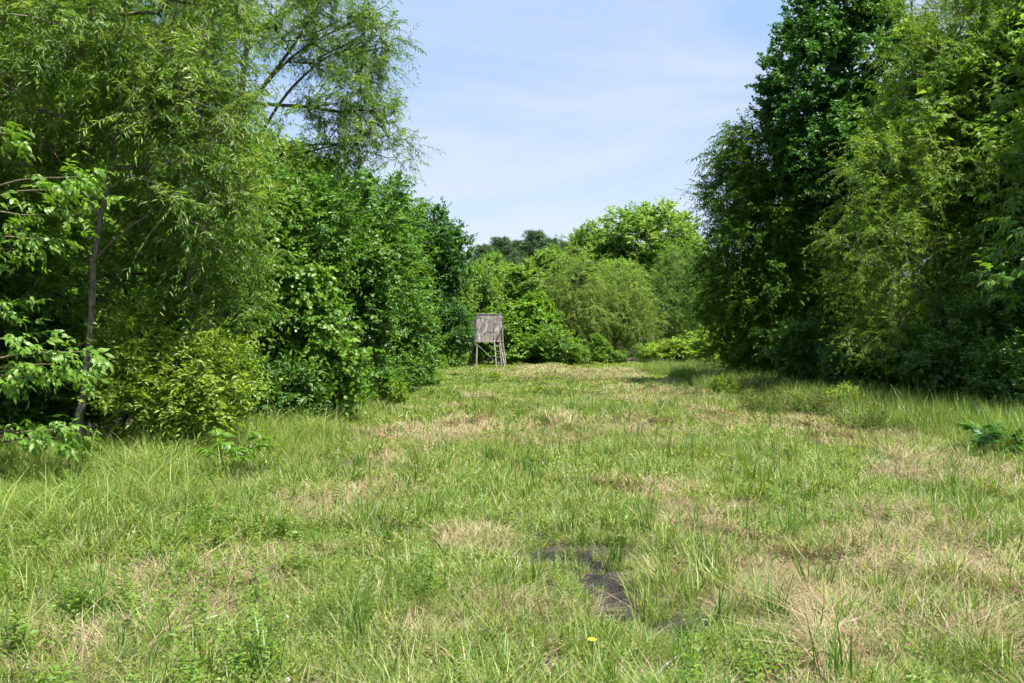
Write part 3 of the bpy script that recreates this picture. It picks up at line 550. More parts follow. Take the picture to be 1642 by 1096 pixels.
place('oak_tree', 'bright green tree rising behind the hunting blind', 'tree', g_oak2, 768, 68, htop(430, 68), 9.9, 3.0, .8, BG)
place('sweetgum_tree', 'dark tree between the left wood edge and the blind', 'tree', g_gum, 728, 60, htop(420, 60), 9.6, 1.2, .9, BG)
place('oak_tree', 'broad oak filling the line behind the blind and pines', 'tree', g_oak, 800, 90, htop(425, 90), 9.3, 5.0, 1.0, BG)
place('oak_tree', 'round oak in the second row of the far line', 'tree', g_oak, 985, 80, htop(420, 80), 9.3, 1.5, .85, BG)
for px, d, py, rz, lab in ((775, 104, 398, 0, 'dark pine top at the left end of the far skyline'), (803, 108, 386, .7, 'dark pine top second from the left end of the far skyline'), (832, 112, 392, 1.9, 'dark pine top in the middle of the row of pines'), (858, 112, 376, 1, 'tallest dark pine top on the far skyline'), (882, 110, 388, 3, 'dark pine top just right of the tallest pine'), (908, 116, 394, 2, 'dark pine top nearest the oaks above the far tree line')):
    place('pine_tree', lab, 'tree', g_pine, px, d, htop(py, d), 12.7, rz, 1.3, 'far pines')
SG = 'shrubs at the foot of the far tree line'
for ms, nat, px, d, py, rz, wd, lab in ((g_shrub2, 3.6, 805, 58, 500, 0, 1.1, 'leafy shrub right behind the ladder of the blind'), (g_shrub2, 3.6, 758, 57.5, 520, 2, 1.0, 'leafy shrub behind the legs of the blind'), (g_shrub2, 3.6, 862, 60, 480, 1, 1.0, 'tall leafy shrub right of the blind'), (g_shrub2, 3.6, 835, 58.5, 535, 4, 1.2, 'low rounded shrub beside the ladder'),
        (g_shrub, 2.1, 885, 58, 530, 0, 1.2, 'bright feathery shrub left of the olive willow trunk'), (g_shrub, 2.1, 925, 58.5, 558, 3, 1.1, 'small bright shrub under the olive willow'), (g_shrub2, 3.6, 960, 60, 540, 5, 1.0, 'darker shrub between the two olive willows'),
        (g_shrub, 2.1, 1040, 60, 555, 1, 1.2, 'low shrub right of the hanging willow'), (g_pale, 1.3, 1085, 57, 552, 0, 1.5, 'pale yellow green bush at the far corner, left one'), (g_pale, 1.3, 1125, 56, 548, 2, 1.6, 'pale yellow green bush at the far corner, middle one'), (g_pale, 1.3, 1165, 55, 540, 4, 1.7, 'pale yellow green bush at the far corner beside the shade'),
        (g_shrub, 2.1, 990, 60, 565, 2, 1.3, 'dark low shrub in the middle of the far edge'), (g_shrub2, 3.6, 715, 52, 540, 2, .9, 'leafy shrub at the end of the left wood edge'), (g_shrub, 2.1, 735, 51.5, 565, 3, .9, 'small bright shrub left of the blind legs'), (g_shrub2, 3.6, 690, 47, 535, 1, 1.0, 'leafy shrub under the upright dark tree')):
    place('leafy_shrub', lab, 'shrub', ms, px, d, max(.5, htop(py, d)), nat, rz, wd, SG)
# trees standing deeper in the woods that close the gaps
k = 0
g_shade = gen(41, 'broad_far', 'shade_toned', [((0, 0, 1.9), (1.3, 1.2, 1.5)), ((.5, -.2, .9), (1.2, 1.0, .8)), ((-.4, .1, 2.8), (.7, .7, .9))], [(0, 0, 0), (0, 0, 2.2)], .04, 200, over=dict(ll=(.09, .15)))  # shrub form repeated with the wood's shade put into its leaf colour
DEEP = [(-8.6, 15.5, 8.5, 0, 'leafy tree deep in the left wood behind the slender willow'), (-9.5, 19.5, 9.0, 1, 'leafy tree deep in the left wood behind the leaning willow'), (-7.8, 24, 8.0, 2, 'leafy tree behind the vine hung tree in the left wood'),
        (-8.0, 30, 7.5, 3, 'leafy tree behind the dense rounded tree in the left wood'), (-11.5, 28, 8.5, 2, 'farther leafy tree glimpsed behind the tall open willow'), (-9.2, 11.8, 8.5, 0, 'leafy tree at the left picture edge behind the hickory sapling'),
        (13.0, 18, 9.2, 3, 'leafy tree added behind the hickory spray at the right picture edge to cast shade'), (13.9, 21, 9.5, 2, 'leafy tree behind the higher dark bush at the right edge'), (13.6, 25, 10.5, 3, 'leafy tree crown close behind the big light willow'),  # tree behind the hickory spray is added to shade the right bushes
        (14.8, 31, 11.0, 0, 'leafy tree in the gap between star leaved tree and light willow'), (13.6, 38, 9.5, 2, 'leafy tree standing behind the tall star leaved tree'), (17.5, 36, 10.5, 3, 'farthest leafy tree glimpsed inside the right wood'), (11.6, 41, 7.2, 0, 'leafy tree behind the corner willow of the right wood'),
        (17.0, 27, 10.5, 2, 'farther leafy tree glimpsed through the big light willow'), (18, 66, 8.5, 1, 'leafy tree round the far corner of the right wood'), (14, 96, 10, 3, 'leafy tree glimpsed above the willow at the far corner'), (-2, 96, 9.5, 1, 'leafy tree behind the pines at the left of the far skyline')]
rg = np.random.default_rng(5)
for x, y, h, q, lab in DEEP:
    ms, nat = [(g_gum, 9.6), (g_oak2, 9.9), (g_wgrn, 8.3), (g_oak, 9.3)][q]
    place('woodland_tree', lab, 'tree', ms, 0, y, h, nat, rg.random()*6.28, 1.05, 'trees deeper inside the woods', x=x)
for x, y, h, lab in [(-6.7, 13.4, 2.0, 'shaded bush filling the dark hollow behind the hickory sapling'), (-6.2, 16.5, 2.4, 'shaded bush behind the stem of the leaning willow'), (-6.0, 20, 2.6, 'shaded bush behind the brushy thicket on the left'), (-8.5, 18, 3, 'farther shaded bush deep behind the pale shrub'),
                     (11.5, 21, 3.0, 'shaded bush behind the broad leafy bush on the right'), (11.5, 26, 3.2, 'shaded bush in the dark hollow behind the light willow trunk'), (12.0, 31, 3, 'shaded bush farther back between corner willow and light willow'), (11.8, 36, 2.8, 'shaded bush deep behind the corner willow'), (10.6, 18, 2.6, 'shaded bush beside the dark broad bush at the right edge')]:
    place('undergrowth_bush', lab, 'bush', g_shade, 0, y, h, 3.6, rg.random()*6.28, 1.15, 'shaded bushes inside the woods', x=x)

# ================================================================== HICKORY SPRAYS: each compound leaf an object
def compound_leaf(seed, nl=7, size=.24, wr=.42, m='hickory'):
    r = np.random.default_rng(seed); Pb = []; A = []; Ln = []
    for i in range(nl//2):
        t = .38+.5*i/(nl//2)
        for s in (-1, 1):
            Pb.append((0, t*size, -.10*size*t*t)); A.append((s*.85, .6+r.normal(0, .1), -.18+r.normal(0, .12))); Ln.append(size*(.34+.16*t))
    Pb.append((0, size*.95, -.1*size)); A.append((r.normal(0, .1), 1, -.25)); Ln.append(size*.52)
    n = len(Pb); V, T, k = leaf_batch(np.array(Pb), np.array(A, float), np.array([(0, 0, 1.)]*n)+r.normal(0, .25, (n, 3)), np.array(Ln), np.array(Ln)*wr*r.uniform(.8, 1.2, n), 'oval', r, .30)
    W = Wood(); W.tube([(0, 0, 0), (0, size*.5, -.03*size), (0, size*.95, -.1*size)], .0022, 3)
    return mk('leaf', np.vstack([V, W.V[0]]), np.vstack([T, W.T[0]+len(V)]), M[m], tone=np.concatenate([np.repeat(np.clip(r.normal(.42, .24, n), 0, 1), k), np.full(W.n, .3)]))
CL = [compound_leaf(200+i, 5 if i % 2 else 7) for i in range(5)]
def spray_tree(name, label, cat, base, trunk, tr, spots, d, per, meshes, size=1.0, seed=0, barkm='bark'):
    r = np.random.default_rng(seed); e = empty(name, base); tag(e, label, cat); b = np.array(base)
    W = Wood(); tp = smooth_poly([np.zeros(3)]+[P(q[0], q[1], d)-b for q in trunk], 5); W.tube(tp, np.linspace(tr, tr*.4, len(tp)), 7); link('trunk', W.mesh('trunk', M[barkm]), e)
    for px, py, rx, ry in spots:
        c = P(px, py, d+r.uniform(-.3, .3))-b; j = np.argmin(np.linalg.norm(tp-c, axis=1)+1.2*np.maximum(tp[:, 2]-c[2]+.15, 0)); a = tp[j]
        tipx = c + np.array([rx*.6/FPX*d*(1 if c[0] > a[0] else -1), 0, 0]); W = Wood()
        bp_ = smooth_poly([a, a+(c-a)*.5+np.array([0, 0, .08]), c, tipx], 4); W.tube(bp_, np.linspace(.013, .004, len(bp_)), 5); link('branch', W.mesh('branch', M['twig']), e)
        for i in range(per):
            q = c + np.array([r.normal()*rx/FPX*d*.45, r.normal()*.22, r.normal()*ry/FPX*d*.42])
            o = link('leaf', meshes[r.integers(len(meshes))], e); o.location = q; s = size*r.uniform(.7, 1.15); o.scale = (s, s, s)
            out = q - tp[j]; az = math.atan2(out[0], out[1])*-1 + r.normal(0, .8)
            o.rotation_euler = (r.normal(-.30, .42), r.normal(0, .5), az)
    return e
spray_tree('hickory_sapling', 'hickory sapling with bright compound leaves reaching in from the left edge', 'tree', gp(P(-70, 0, 10.4)[0], 10.4),
    [(-68, 650), (-60, 520), (-66, 400), (-55, 300), (-60, 180)], .035,
    [(85, 305, 65, 30), (35, 345, 60, 35), (60, 385, 70, 28), (110, 285, 40, 22), (8, 215, 22, 28), (10, 490, 30, 30), (25, 545, 35, 30), (55, 585, 55, 26), (115, 565, 40, 18), (105, 600, 40, 22), (25, 605, 40, 25), (90, 690, 45, 20), (30, 690, 45, 18), (118, 705, 25, 16), (0, 400, 40, 40)], 10.4, 22, CL, .82, 301)
spray_tree('hickory_sapling', 'bright hickory spray at the right edge in front of the light willow', 'tree', gp(P(1720, 0, 18)[0], 18),
    [(1712, 600), (1708, 480), (1700, 380), (1690, 300)], .05,
    [(1630, 350, 30, 22), (1610, 400, 32, 22), (1600, 440, 28, 18), (1640, 430, 30, 25), (1635, 475, 25, 18), (1650, 390, 30, 30)], 18, 13, CL, 1.25, 302)
# ================================================================== STUFF: grasses, thatch, clover
def blades(rng, n, rad, h, w, lean=.25, bend=.35, tone=(.45, .18), az=None, segs=(0, .35, .7, 1.0), flat=0.0):
    a = rng.random(n)*2*pi; r = rad*np.sqrt(rng.random(n)); b = np.stack([r*np.cos(a), r*np.sin(a), np.full(n, -.01)], 1)
    az = rng.random(n)*2*pi; dh = np.stack([np.cos(az), np.sin(az), np.zeros(n)], 1); pw = np.stack([-np.sin(az), np.cos(az), np.zeros(n)], 1)
    pw = norm(pw + dh*rng.normal(0, .5, (n, 1)))
    H = rng.uniform(*h, size=n)[:, None]; le = np.abs(rng.normal(lean, lean*.5, (n, 1))); be = np.abs(rng.normal(bend, bend*.5, (n, 1))); wd = rng.uniform(*w, size=n)[:, None]
    vs = []
    for t in segs:
        c = b + dh*H*(le*t + be*t*t) + np.array([0, 0, 1.])*H*(t*(1-flat) - .42*np.minimum(be, 1.3)*t**2.4*(1-flat))
        if t >= 1: vs.append(c)
        else:
            ww = wd*.5*(1 - t**1.6*.75); vs += [c+pw*ww, c-pw*ww]
    k = len(vs); V = np.stack(vs, 1).reshape(-1, 3); ns = len(segs)-1; t = []
    for i in range(ns-1): t += [[2*i, 2*i+1, 2*i+3], [2*i, 2*i+3, 2*i+2]]
    t.append([2*(ns-1), 2*(ns-1)+1, 2*ns]); t = np.array(t)
    T = (t[None]+(np.arange(n)*k)[:, None, None]).reshape(-1, 3)
    return V, T, np.repeat(np.clip(rng.normal(*tone, size=n), 0, 1), k)
def small_leaves(rng, n, rad, h, ll, wr=.7, tone=(.5, .18), up=1.0):
    a = rng.random(n)*2*pi; r = rad*np.sqrt(rng.random(n)); Pb = np.stack([r*np.cos(a), r*np.sin(a), rng.uniform(*h, size=n)], 1)
    A = np.stack([rng.normal(size=n), rng.normal(size=n), rng.normal(.15, .35, n)], 1); L_ = rng.uniform(*ll, size=n)
    V, T, k = leaf_batch(Pb, A, np.array([0, 0, up])+rng.normal(0, .4, (n, 3)), L_, L_*wr, 'lance', rng)
    return V, T, np.repeat(np.clip(rng.normal(*tone, size=n), 0, 1), k)
def combine(name, parts, mats):
    V = []; T = []; to = []; mi = []; n = 0
    for (v, t, o), m in parts: V.append(v); T.append(t+n); to.append(o); mi.append(np.full(len(t), m)); n += len(v)
    return mk(name, np.concatenate(V), np.concatenate(T), mats, tone=np.concatenate(to), mi=np.concatenate(mi))
def srcs(fn, seeds): return [bpy.data.objects.new('tuft_source', fn(np.random.default_rng(s))) for s in seeds]
GS = [M['grass'], M['straw'], M['clover'], M['grass_dark'], M['weed'], M['grass_tall']]
def tile(kind, rad, n, wm=1.0, hm=1.0):
    sg = (0, .35, .7, 1.) if wm < 1.3 else (0, .5, 1.)
    def w(a, b): return (a*wm, b*wm)
    def h(a, b): return (a*hm, b*hm)
    def f(r):
        k = {'turf': (.46, .16, .30, .08), 'clover': (.30, .10, .56, .04), 'dry': (.17, .68, .11, .04)}[kind]; dn = int(n*k[1])
        p = [(blades(r, int(n*k[0]), rad, h(.05, .17), w(.0035, .0068), .45, .45, (.5, .27), segs=sg), 0),
             (small_leaves(r, int(n*k[2]), rad, h(.01, .08), w(.010, .024), .68, (.55, .24)), 2), (blades(r, int(n*k[3]), rad, h(.08, .22), w(.004, .008), .3, .3, segs=sg), 3)]
        if kind == 'dry': p += [(blades(r, int(dn*.75), rad, h(.08, .24), w(.003, .0055), 1.3, .6, (.48, .25), segs=sg, flat=.55), 1), (blades(r, int(dn*.25), rad, h(.06, .2), w(.003, .005), .5, .5, (.52, .22), segs=sg), 1)]
        else: p.append((blades(r, dn, rad, h(.05, .17), w(.003, .0055), 1.0, .6, (.5, .24), segs=sg, flat=.25), 1))
        return combine('tile', p, GS)
    return f
LOD = [  # y0, y1, tile radius, elements, tiles per m2, width, height
    (2.4, 6.5, .28, 1250, 8.0, 1.0, 1.0), (6.5, 10, .36, 1050, 5.2, 1.45, 1.05), (10, 16, .50, 1000, 2.8, 2.1, 1.15), (16, 30, .72, 1000, 1.35, 3.2, 1.1), (30, 68, 1.05, 1000, .62, 5.0, .55)]
medium = srcs(lambda r: combine('medium', [(blades(r, 34, .10, (.14, .36), (.005, .010), .28, .40, (.5, .26)), 0), (blades(r, 10, .10, (.14, .32), (.003, .006), .5, .5), 1), (blades(r, 10, .10, (.14, .32), (.005, .009), .3, .3), 3)], GS), (10, 11, 12, 104))
dark = srcs(lambda r: combine('dark', [(blades(r, 34, .08, (.20, .42), (.006, .011), .22, .25), 3), (blades(r, 6, .08, (.16, .32), (.003, .006), .5, .5), 1)], GS), (13, 14))
tall = srcs(lambda r: combine('tall', [(blades(r, 95, .42, (.45, .95), (.008, .014), .18, .80, (.6, .30), segs=(0, .25, .5, .75, 1.0)), 5), (blades(r, 55, .42, (.25, .6), (.006, .011), .3, .45, (.5, .28)), 0), (blades(r, 20, .42, (.3, .7), (.004, .007), .5, .7), 1), (blades(r, 40, .42, (.25, .6), (.006, .011), .2, .3, (.35, .25)), 3)], GS), (15, 16, 17, 18, 105))
upright = srcs(lambda r: combine('upright', [(blades(r, 60, .40, (.3, .8), (.007, .012), .14, .22, (.6, .25)), 5), (blades(r, 60, .40, (.2, .6), (.007, .012), .2, .3, (.5, .25)), 0), (blades(r, 70, .4, (.25, .7), (.007, .012), .2, .25, (.45, .25)), 3)], GS), (106, 107, 108))
def stalk(r):
    parts = [(blades(r, 5, .06, (.35, .6), (.004, .006), .15, .12, (.25, .15)), 3)]
    for q in range(2):
        V, T, o = small_leaves(r, 14, .02, (.30, .52), (.012, .022), .4, (.3, .2)); parts.append(((V, T, o), 1 if q else 3))
    return combine('stalk', parts, GS)
stalks = srcs(stalk, (19, 20))
def weed(r, n=5, h=(.18, .38), ll=(.04, .085), wr=.4):
    Ps = []; As = []; Ls = []; parts = []
    for i in range(n):
        a = r.random()*6.28; b = np.array([math.cos(a), math.sin(a), 0])*r.random()*.12; H = r.uniform(*h); ln = np.array([r.normal(0, .15), r.normal(0, .15), 1])
        for z in np.linspace(.15, 1, int(H/.03)):
            th = z*40*H + r.random(); 
            for s in (0, pi):
                Ps.append(b+ln*H*z); As.append((math.cos(th+s), math.sin(th+s), .35)); Ls.append(r.uniform(*ll)*(1.1-.5*z))
    n_ = len(Ps); L_ = np.array(Ls); V, T, k = leaf_batch(np.array(Ps), np.array(As), np.array([0, 0, 1.])+r.normal(0, .3, (n_, 3)), L_, L_*wr, 'lance', r)
    parts.append(((V, T, np.repeat(np.clip(r.normal(.5, .15, n_), 0, 1), k)), 4)); return combine('weed', parts, GS)
weeds = srcs(weed, (21, 22, 23))
def scatter(name, label, sources, pts, rot, scl, idx):
    n = len(pts); me = bpy.data.meshes.new(name); me.vertices.add(n); me.vertices.foreach_set('co', np.asarray(pts, np.float32).ravel())
    a = me.attributes.new('rot', 'FLOAT_VECTOR', 'POINT'); a.data.foreach_set('vector', np.asarray(rot, np.float32).ravel())
    a = me.attributes.new('scl', 'FLOAT', 'POINT'); a.data.foreach_set('value', np.asarray(scl, np.float32))
    a = me.attributes.new('idx', 'INT', 'POINT'); a.data.foreach_set('value', np.asarray(idx, np.int32))
    o = link(name, me); tag(o, label, None, None, 'stuff')
    ng = bpy.data.node_groups.new(name+'_nodes', 'GeometryNodeTree')
    ng.interface.new_socket('Geometry', in_out='INPUT', socket_type='NodeSocketGeometry'); ng.interface.new_socket('Geometry', in_out='OUTPUT', socket_type='NodeSocketGeometry')
    nn = ng.nodes.new; lk = ng.links.new
    gi = nn('NodeGroupInput'); go = nn('NodeGroupOutput'); ip = nn('GeometryNodeInstanceOnPoints'); g2i = nn('GeometryNodeGeometryToInstance')
    for s in sources:
        oi = nn('GeometryNodeObjectInfo'); oi.inputs['Object'].default_value = s; oi.inputs['As Instance'].default_value = False
        lk(oi.outputs['Geometry'], g2i.inputs[0])
    def na(nm, tp):
        q = nn('GeometryNodeInputNamedAttribute'); q.data_type = tp; q.inputs['Name'].default_value = nm; return q.outputs['Attribute']
    lk(gi.outputs[0], ip.inputs['Points']); lk(g2i.outputs[0], ip.inputs['Instance']); ip.inputs['Pick Instance'].default_value = True
    lk(na('idx', 'INT'), ip.inputs['Instance Index']); lk(na('rot', 'FLOAT_VECTOR'), ip.inputs['Rotation']); lk(na('scl', 'FLOAT'), ip.inputs['Scale']); lk(ip.outputs[0], go.inputs[0])
    md = o.modifiers.new('scatter', 'NODES'); md.node_group = ng; return o
def field(rng, x0, x1, y0, y1, dens):
    n = int((x1-x0)*(y1-y0)*dens); return rng.uniform(x0, x1, n), rng.uniform(y0, y1, n)
def inview(x, y, m=1.2): return np.abs(x) < 0.52*y + m
def fin(rng, x, y, keep, smin, smax, nsrc, tilt=.08):
    x, y = x[keep], y[keep]; n = len(x)
    return np.stack([x, y, height(x, y)], 1), np.stack([rng.normal(0, tilt, n), rng.normal(0, tilt, n), rng.random(n)*6.283], 1), rng.uniform(smin, smax, n), rng.integers(0, nsrc, n)
R = np.random.default_rng(77)
def leftedge(y): return np.interp(y, [4, 6.3, 7.2, 9.9, 14.4, 20, 26, 45, 60], [-3.3, -3.0, -2.8, -2.55, -2.45, -2.7, -3.1, -3.3, -3.6])   # where the tall grass begins
def inwood(x, y): return (x < -5.6 - .1*np.maximum(0, 13-y)*4) | ((x > 9.3) & (y < 46)) | (y > 63) 
# base cover in bands of growing tile size
def jgrid(rng, x0, x1, y0, y1, dens):
    st = 1/math.sqrt(dens); X_, Y_ = np.meshgrid(np.arange(x0, x1, st), np.arange(y0, y1, st)); n = X_.size
    return X_.ravel()+rng.uniform(-.5, .5, n)*st, Y_.ravel()+rng.uniform(-.5, .5, n)*st
WORDS = ['in the foreground', 'just beyond the puddles', 'in the nearer middle of the clearing', 'across the middle of the clearing', 'at the far end of the clearing']
for bi, (y0, y1, rad, n, dens, wm, hm) in enumerate(LOD):
    x, y = jgrid(R, -10 if y1 < 31 else -8, 11 if y1 < 31 else 30, y0, y1, dens); dr_ = dryness(x, y); u = R.random(len(x)); nzc = fbm(x*.9+40, y*.9+2, 3)
    mm = np.max([mudfield(x+rad*.7*math.cos(a_), y+rad*.7*math.sin(a_)) for a_ in np.arange(8)*pi/4]+[mudfield(x, y)], axis=0)
    ok = inview(x, y, 1.2 + rad) & (mm < .28) & ~((x < -6.3 - .3*np.maximum(0, 13-y)) | ((x > 9.8) & (y < 45)) | (y > 65))
    isd = u < dr_*(1.4, 1.4, 1.15, 1.05, 1.0)[bi] + (.0, .0, .03, .04, .10)[bi]; isc = (~isd) & (nzc + .3*(R.random(len(x))-.5) > (.53 if bi < 2 else .62))
    sd = 500+20*bi
    scatter('turf_grass', 'short mixed turf of green blades '+WORDS[bi], srcs(tile('turf', rad, n, wm, hm), range(sd, sd+4)), *fin(R, x, y, ok & ~isd & ~isc & (R.random(len(x)) < .97), .75, 1.2, 4))
    scatter('clover_cover', 'low small leaved ground cover '+WORDS[bi], srcs(tile('clover', rad, n, wm, hm), range(sd+5, sd+8)), *fin(R, x, y, ok & isc, .8, 1.2, 3))
    scatter('dry_thatch', 'tan dead straw matted '+WORDS[bi], srcs(tile('dry', rad, n, wm, hm), range(sd+10, sd+13)), *fin(R, x, y, ok & isd, .8, 1.2, 3, .10))
R2 = np.random.default_rng(91); x, y = field(R2, -.6, 1.9, 4.7, 8.3, 130); mf = mudfield(x, y); ok = (mf > .002) & (R2.random(len(x)) < np.where(mf < .30, .9, .16))
scatter('mud_rim_grass', 'short grass and straw rooted round the muddy hollow', srcs(tile('turf', .075, 75), range(700, 703)), *fin(R2, x, y, ok, .4, .8, 3))
# medium grass, more on the right half
x, y = field(R, -6, 9.6, 3.2, 24, 18); nz_ = fbm(x*.7+3, y*.5+60, 3); lush = np.clip((x+.5)/2.5, 0, 1)*.6 + np.clip((leftedge(y)+.5-x)/1.0, 0, 1)*.7 + .22
ok = inview(x, y) & ~inwood(x, y) & (mudfield(x, y) < .18) & (R.random(len(x)) < lush*np.clip((nz_-.36)*4.5, 0.06, 1)*(1-np.clip(1.25*dryness(x, y), 0, .95)))
scatter('meadow_tufts_of_grass', 'knee high green grass growing through the meadow', medium, *fin(R, x, y, ok, .55, 1.15, 4))
x, y = field(R, -6, 9, 3.2, 36, 5); nz_ = fbm(x*.9+83, y*.6+6, 3)
ok = inview(x, y) & ~inwood(x, y) & (mudfield(x, y) < .3) & (R.random(len(x)) < np.clip((nz_-.50)*5, .03, 1)*(1-.6*dryness(x, y))) & (x > leftedge(y)-.3)
scatter('dark_meadow_grass', 'darker broad bladed grass scattered through the meadow', dark, *fin(R, x, y, ok, .6, 1.05, 2))
x, y = field(R, -6, 9, 4, 30, 2.2); ok = inview(x, y) & ~inwood(x, y) & (R.random(len(x)) < .25+.75*np.clip((x-1)/3, 0, 1))
scatter('seed_stalk_grass', 'thin dark seed stalks standing above the meadow grass', stalks, *fin(R, x, y, ok, .6, 1.3, 3))
# tall arching grass on the left, and on the right edge
x, y = field(R, -9, -2, 4.0, 34, 4.6); dens = np.clip((leftedge(y)-x)/.5, 0, 1)*np.clip((x+5.9+.35*np.maximum(0, 13.5-y))/.6, .0, 1)*np.interp(y, [4, 6, 7.5, 16, 22, 34], [.15, .5, 1, 1, .55, .2])
ok = inview(x, y) & (R.random(len(x)) < dens*(.6+.7*fbm(x*.8, y*.8+70, 3)))
scatter('tall_grass', 'tall arching grass in front of the left wood', tall, *fin(R, x, y, ok, .48, .86, 5))
x, y = field(R, 3, 13, 13, 48, 5); e1 = np.interp(y, [13, 16, 20, 28, 45], [6.6, 6.2, 6.0, 5.8, 6.2]); ok = inview(x, y, 2) & (x > e1) & (x < e1+3.6) & (R.random(len(x)) < .75*np.clip(fbm(x*.6+11, y*.4, 3)-.25, 0, 1)*4.5)
scatter('tall_grass', 'tall upright grass along the shaded right wood edge', upright, *fin(R, x, y, ok, .55, 1.1, 3))
# broad weeds in the left foreground
x, y = field(R, -6, 6, 3.4, 14, 22); ok = inview(x, y) & (mudfield(x, y) < .2) & (R.random(len(x)) < np.clip((-.9-x)/1.2, .10, 1)*np.clip(fbm(x*1.1+5, y*1.1+50, 3)*2.6-.6, 0, 1)*np.clip((10.5-y)/3, .2, 1))
scatter('broad_leaf_weeds', 'leafy green weeds in the left foreground', weeds, *fin(R, x, y, ok, .5, 1.0, 3))
# low brambles along the right edge
bram = srcs(lambda r: combine('bram', [(small_leaves(r, 230, .36, (.08, .30), (.04, .09), .5, (.35, .25)), 0), (small_leaves(r, 110, .22, (.28, .58), (.04, .09), .5, (.5, .28)), 0), (blades(r, 16, .3, (.3, .75), (.006, .01), .3, .2, (.3, .2)), 1)], [M['bramble'], M['straw']]), (31, 32, 33))
x, y = field(R, 3.5, 10.5, 16, 36, 8); e0 = np.interp(y, [16, 18, 24, 36], [4.8, 4.4, 5.2, 6.2]); ok = inview(x, y, 1) & (x > e0) & (x < e0+3.2) & (R.random(len(x)) < np.clip(fbm(x*.5+31, y*.4+9, 3)-.36, 0, 1)*4)
scatter('bramble_undergrowth', 'low reddish green brambles along the right wood edge', bram, *fin(R, x, y, ok, .5, .9, 3))

# ================================================================== SINGLE PLANTS AND SMALL THINGS
def single(name, label, cat, me, px, py, sc=1.0, rz=0.0, part='blades'):
    e = empty(name, G(px, py), rz, sc); tag(e, label, cat); link(part, me, e); return e
def tuft(seed, n, h, w, m, rad=.08, lean=.2, bend=.3, dry=6):
    r = np.random.default_rng(seed); return combine('blades', [(blades(r, n, rad, h, w, lean, bend, (.5, .25), segs=(0, .25, .5, .75, 1.)), m), (blades(r, dry, rad, (h[0]*.8, h[1]*.8), (.003, .006), .5, .5), 1)], GS)
for px, py, h, m, sc, n, lab in ((915, 668, (.25, .5), 3, 1.2, 60, 'dark rush like grass clump alone in the middle of the meadow'), (1128, 935, (.25, .55), 3, 1.0, 46, 'tall grass clump right of the muddy hollow'), (1310, 955, (.22, .50), 3, 1.0, 44, 'dark upright grass clump between the two straw patches'),
        (1425, 965, (.22, .48), 0, 1.0, 40, 'light green grass clump below the reddish straw patch'), (985, 905, (.22, .42), 3, .9, 44, 'dark grass clump just behind the puddle water'), (330, 1085, (.15, .38), 5, 1.0, 40, 'pale blue green grass clump in the lower left corner'),
        (640, 1090, (.15, .30), 0, 1.0, 36, 'bright grass clump at the bottom edge of the meadow'), (1215, 780, (.2, .45), 3, 1.1, 46, 'broad green clump above the left straw band'), (1040, 990, (.18, .38), 0, 1.0, 50, 'light grass clump overhanging the wet mud'), (690, 840, (.2, .42), 3, 1.0, 36, 'dark clump at the middle of the mown path'), (1560, 850, (.2, .45), 5, 1.1, 40, 'grass clump behind the reddish straw patch at the right')):
    single('grass_tuft', lab, 'grass tuft', tuft(int(px), n, h, (.005, .010), m, .09), px, py, sc)
def fennel(r): 
    Ps = []; As = []; Ls = []
    for i in range(16):
        a = r.random()*6.28; b = np.array([math.cos(a), math.sin(a), 0])*r.random()**.5*.16; H = r.uniform(.22, .46); ln = np.array([b[0]*1.2+r.normal(0, .06), b[1]*1.2+r.normal(0, .06), 1])
        for z in np.linspace(.08, 1, int(H/.011)):
            for s in range(3):
                th = r.random()*6.28; Ps.append(b+ln*H*z); As.append((math.cos(th), math.sin(th), .9)); Ls.append(r.uniform(.025, .05)*(1.15-.6*z))
    n = len(Ps); L_ = np.array(Ls); V, T, k = leaf_batch(np.array(Ps), np.array(As), r.normal(size=(n, 3)), L_, L_*.12, 'lance', r)
    return combine('leaves', [((V, T, np.repeat(np.clip(r.normal(.4, .18, n), 0, 1), k)), 4)], GS)
single('feathery_weed', 'feathery bright green weed clump in the foreground left of centre', 'plant', fennel(np.random.default_rng(401)), 598, 1012, 1.0, 0, 'foliage')
single('feathery_weed', 'smaller feathery weed just left of the large feathery clump', 'plant', fennel(np.random.default_rng(402)), 520, 1020, .62, 1.0, 'foliage')
single('feathery_weed', 'feathery weed at the bottom right of the large feathery clump', 'plant', fennel(np.random.default_rng(403)), 655, 975, .7, 2.0, 'foliage')
# pinnate seedlings whose leaves are objects
CP = [compound_leaf(230+i, 13, .32, .30) for i in range(3)]; CD = [compound_leaf(240+i, 13, .30, .32, 'gum') for i in range(3)]
def seedling(name, label, px, py, h, n, sc, seed, meshes):
    r = np.random.default_rng(seed); b = G(px, py); e = empty(name, b); tag(e, label, 'plant')
    for st in range(3):
        W = Wood(); a = np.array([r.normal(0, .06), r.normal(0, .06), 0]); t = a + np.array([r.normal(0, .10), r.normal(0, .10), h*r.uniform(.8, 1)])
        W.tube([a, (a+t)/2, t], [.007, .006, .004], 5); link('stem', W.mesh('stem', M['stem']), e)
        for i in range(n//3):
            q = a + (t-a)*r.uniform(.45, 1); o = link('leaf', meshes[i % len(meshes)], e); o.location = q; s_ = sc*r.uniform(.75, 1.1); o.scale = (s_,)*3; o.rotation_euler = (r.normal(.35, .25), r.normal(0, .2), i*2.4+r.normal(0, .3))
    return e
seedling('sumac_seedling', 'bright green pinnate seedling standing out of the arching grass', 372, 778, .62, 18, .85, 411, CP)
seedling('sumac_seedling', 'dark green pinnate plant at the right edge below the wood', 1612, 738, .38, 27, 1.0, 412, CD)
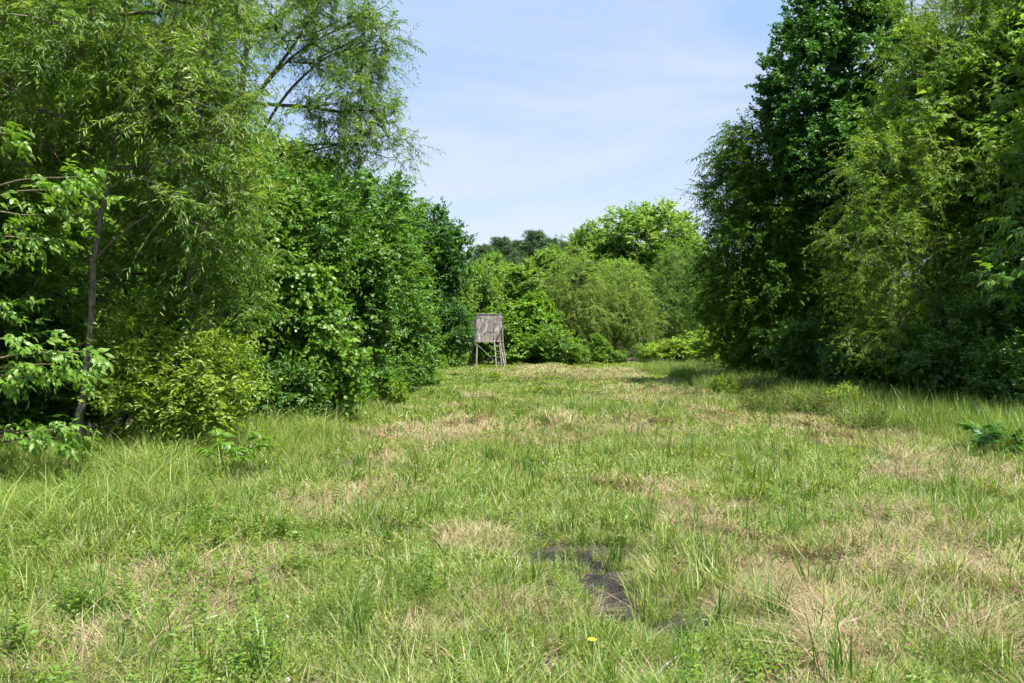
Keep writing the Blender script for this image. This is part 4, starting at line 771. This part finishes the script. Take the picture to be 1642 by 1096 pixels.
for px, py, h, wd, lab in ((622, 655, .62, .8, 'small yellow green sapling at the left edge of the path'), (682, 622, .75, .8, 'yellow green sapling below the upright dark tree'), (792, 613, .34, 1.1, 'small bright sapling in the grass before the blind'), (1345, 668, .55, 1.0, 'bright little bush among the brambles on the right'), (1160, 640, .5, 1.0, 'small bright bush at the end of the bramble strip')):
    d = gd(py); place('young_sapling', lab, 'sapling', g_pale, px, d, h, 1.4, px*.01, wd)
# yellow flower by the mud
M['yellow'] = noise_mat('yellow_petal', (.75, .55, .02), (.85, .65, .04), (5, 5, 5), .5, 0, 5); M['white'] = noise_mat('clover_flower_white', (.55, .52, .45), (.75, .72, .66), (5, 5, 5), .7, 0, 50)
b = G(948, 1088); fe = empty('yellow_flower', b); tag(fe, 'single yellow flower on a thin stem in front of the mud', 'flower'); W = Wood(); W.tube([(0, 0, 0), (.006, 0, .10), (.004, 0, .20)], [.0028, .0025, .002], 5); link('stem', W.mesh('stem', M['stem']), fe)
for i in range(7):
    a = i*2*pi/7; V, T, k = leaf_batch(np.array([[.004, 0, .20]]), np.array([[math.cos(a), math.sin(a), .35]]), np.array([[0, 0, 1.]]), np.array([.026]), np.array([.020]), 'oval', np.random.default_rng(i)); link('petal', mk('petal', V, T, M['yellow']), fe)
W = Wood(); W.tube([(.004, 0, .198), (.004, 0, .204), (.004, 0, .209)], [.004, .0075, .003], 8, True); link('flower_centre', W.mesh('flower_centre', M['yellow']), fe)
a = G(1045, 1094); c = G(1088, 1066); st = empty('fallen_stick', a); tag(st, 'bleached fallen stick lying in the grass at the bottom edge', 'stick'); W = Wood(); W.tube(np.array([[0, 0, .03], (c-a)*.5+[.01, 0, .06], (c-a)+[0, 0, .06]]), [.008, .007, .005], 6, True); link('stick_shaft', W.mesh('stick_shaft', M['lumber']), st)
def head(r):
    n = 26; q = norm(r.normal(size=(n, 3))+[0, 0, .5]); V, T, k = leaf_batch(np.repeat([[0, 0, .11]], n, 0)+q*.004, q, r.normal(size=(n, 3)), np.full(n, .011), np.full(n, .005), 'lance', r)
    W = Wood(); W.tube([(0, 0, 0), (.005, 0, .06), (0, 0, .11)], .0014, 3)
    return mk('head', np.vstack([V, W.V[0]]), np.vstack([T, W.T[0]+len(V)]), [M['white'], M['stem']], mi=np.concatenate([np.zeros(len(T)), np.ones(len(W.T[0]))]))
x, y = field(R, -4, 3, 4.2, 8.5, 4); ok = inview(x, y) & (R.random(len(x)) < np.clip((1.2-x)/2, .1, 1)*.8*np.clip(fbm(x*1.2, y*1.2+90, 2)*2-.5, 0, 1)) & (mudfield(x, y) < .15)
scatter('clover_flowers', 'tiny white clover heads dotted through the foreground turf', srcs(head, (51, 52)), *fin(R, x, y, ok, .55, .9, 2))
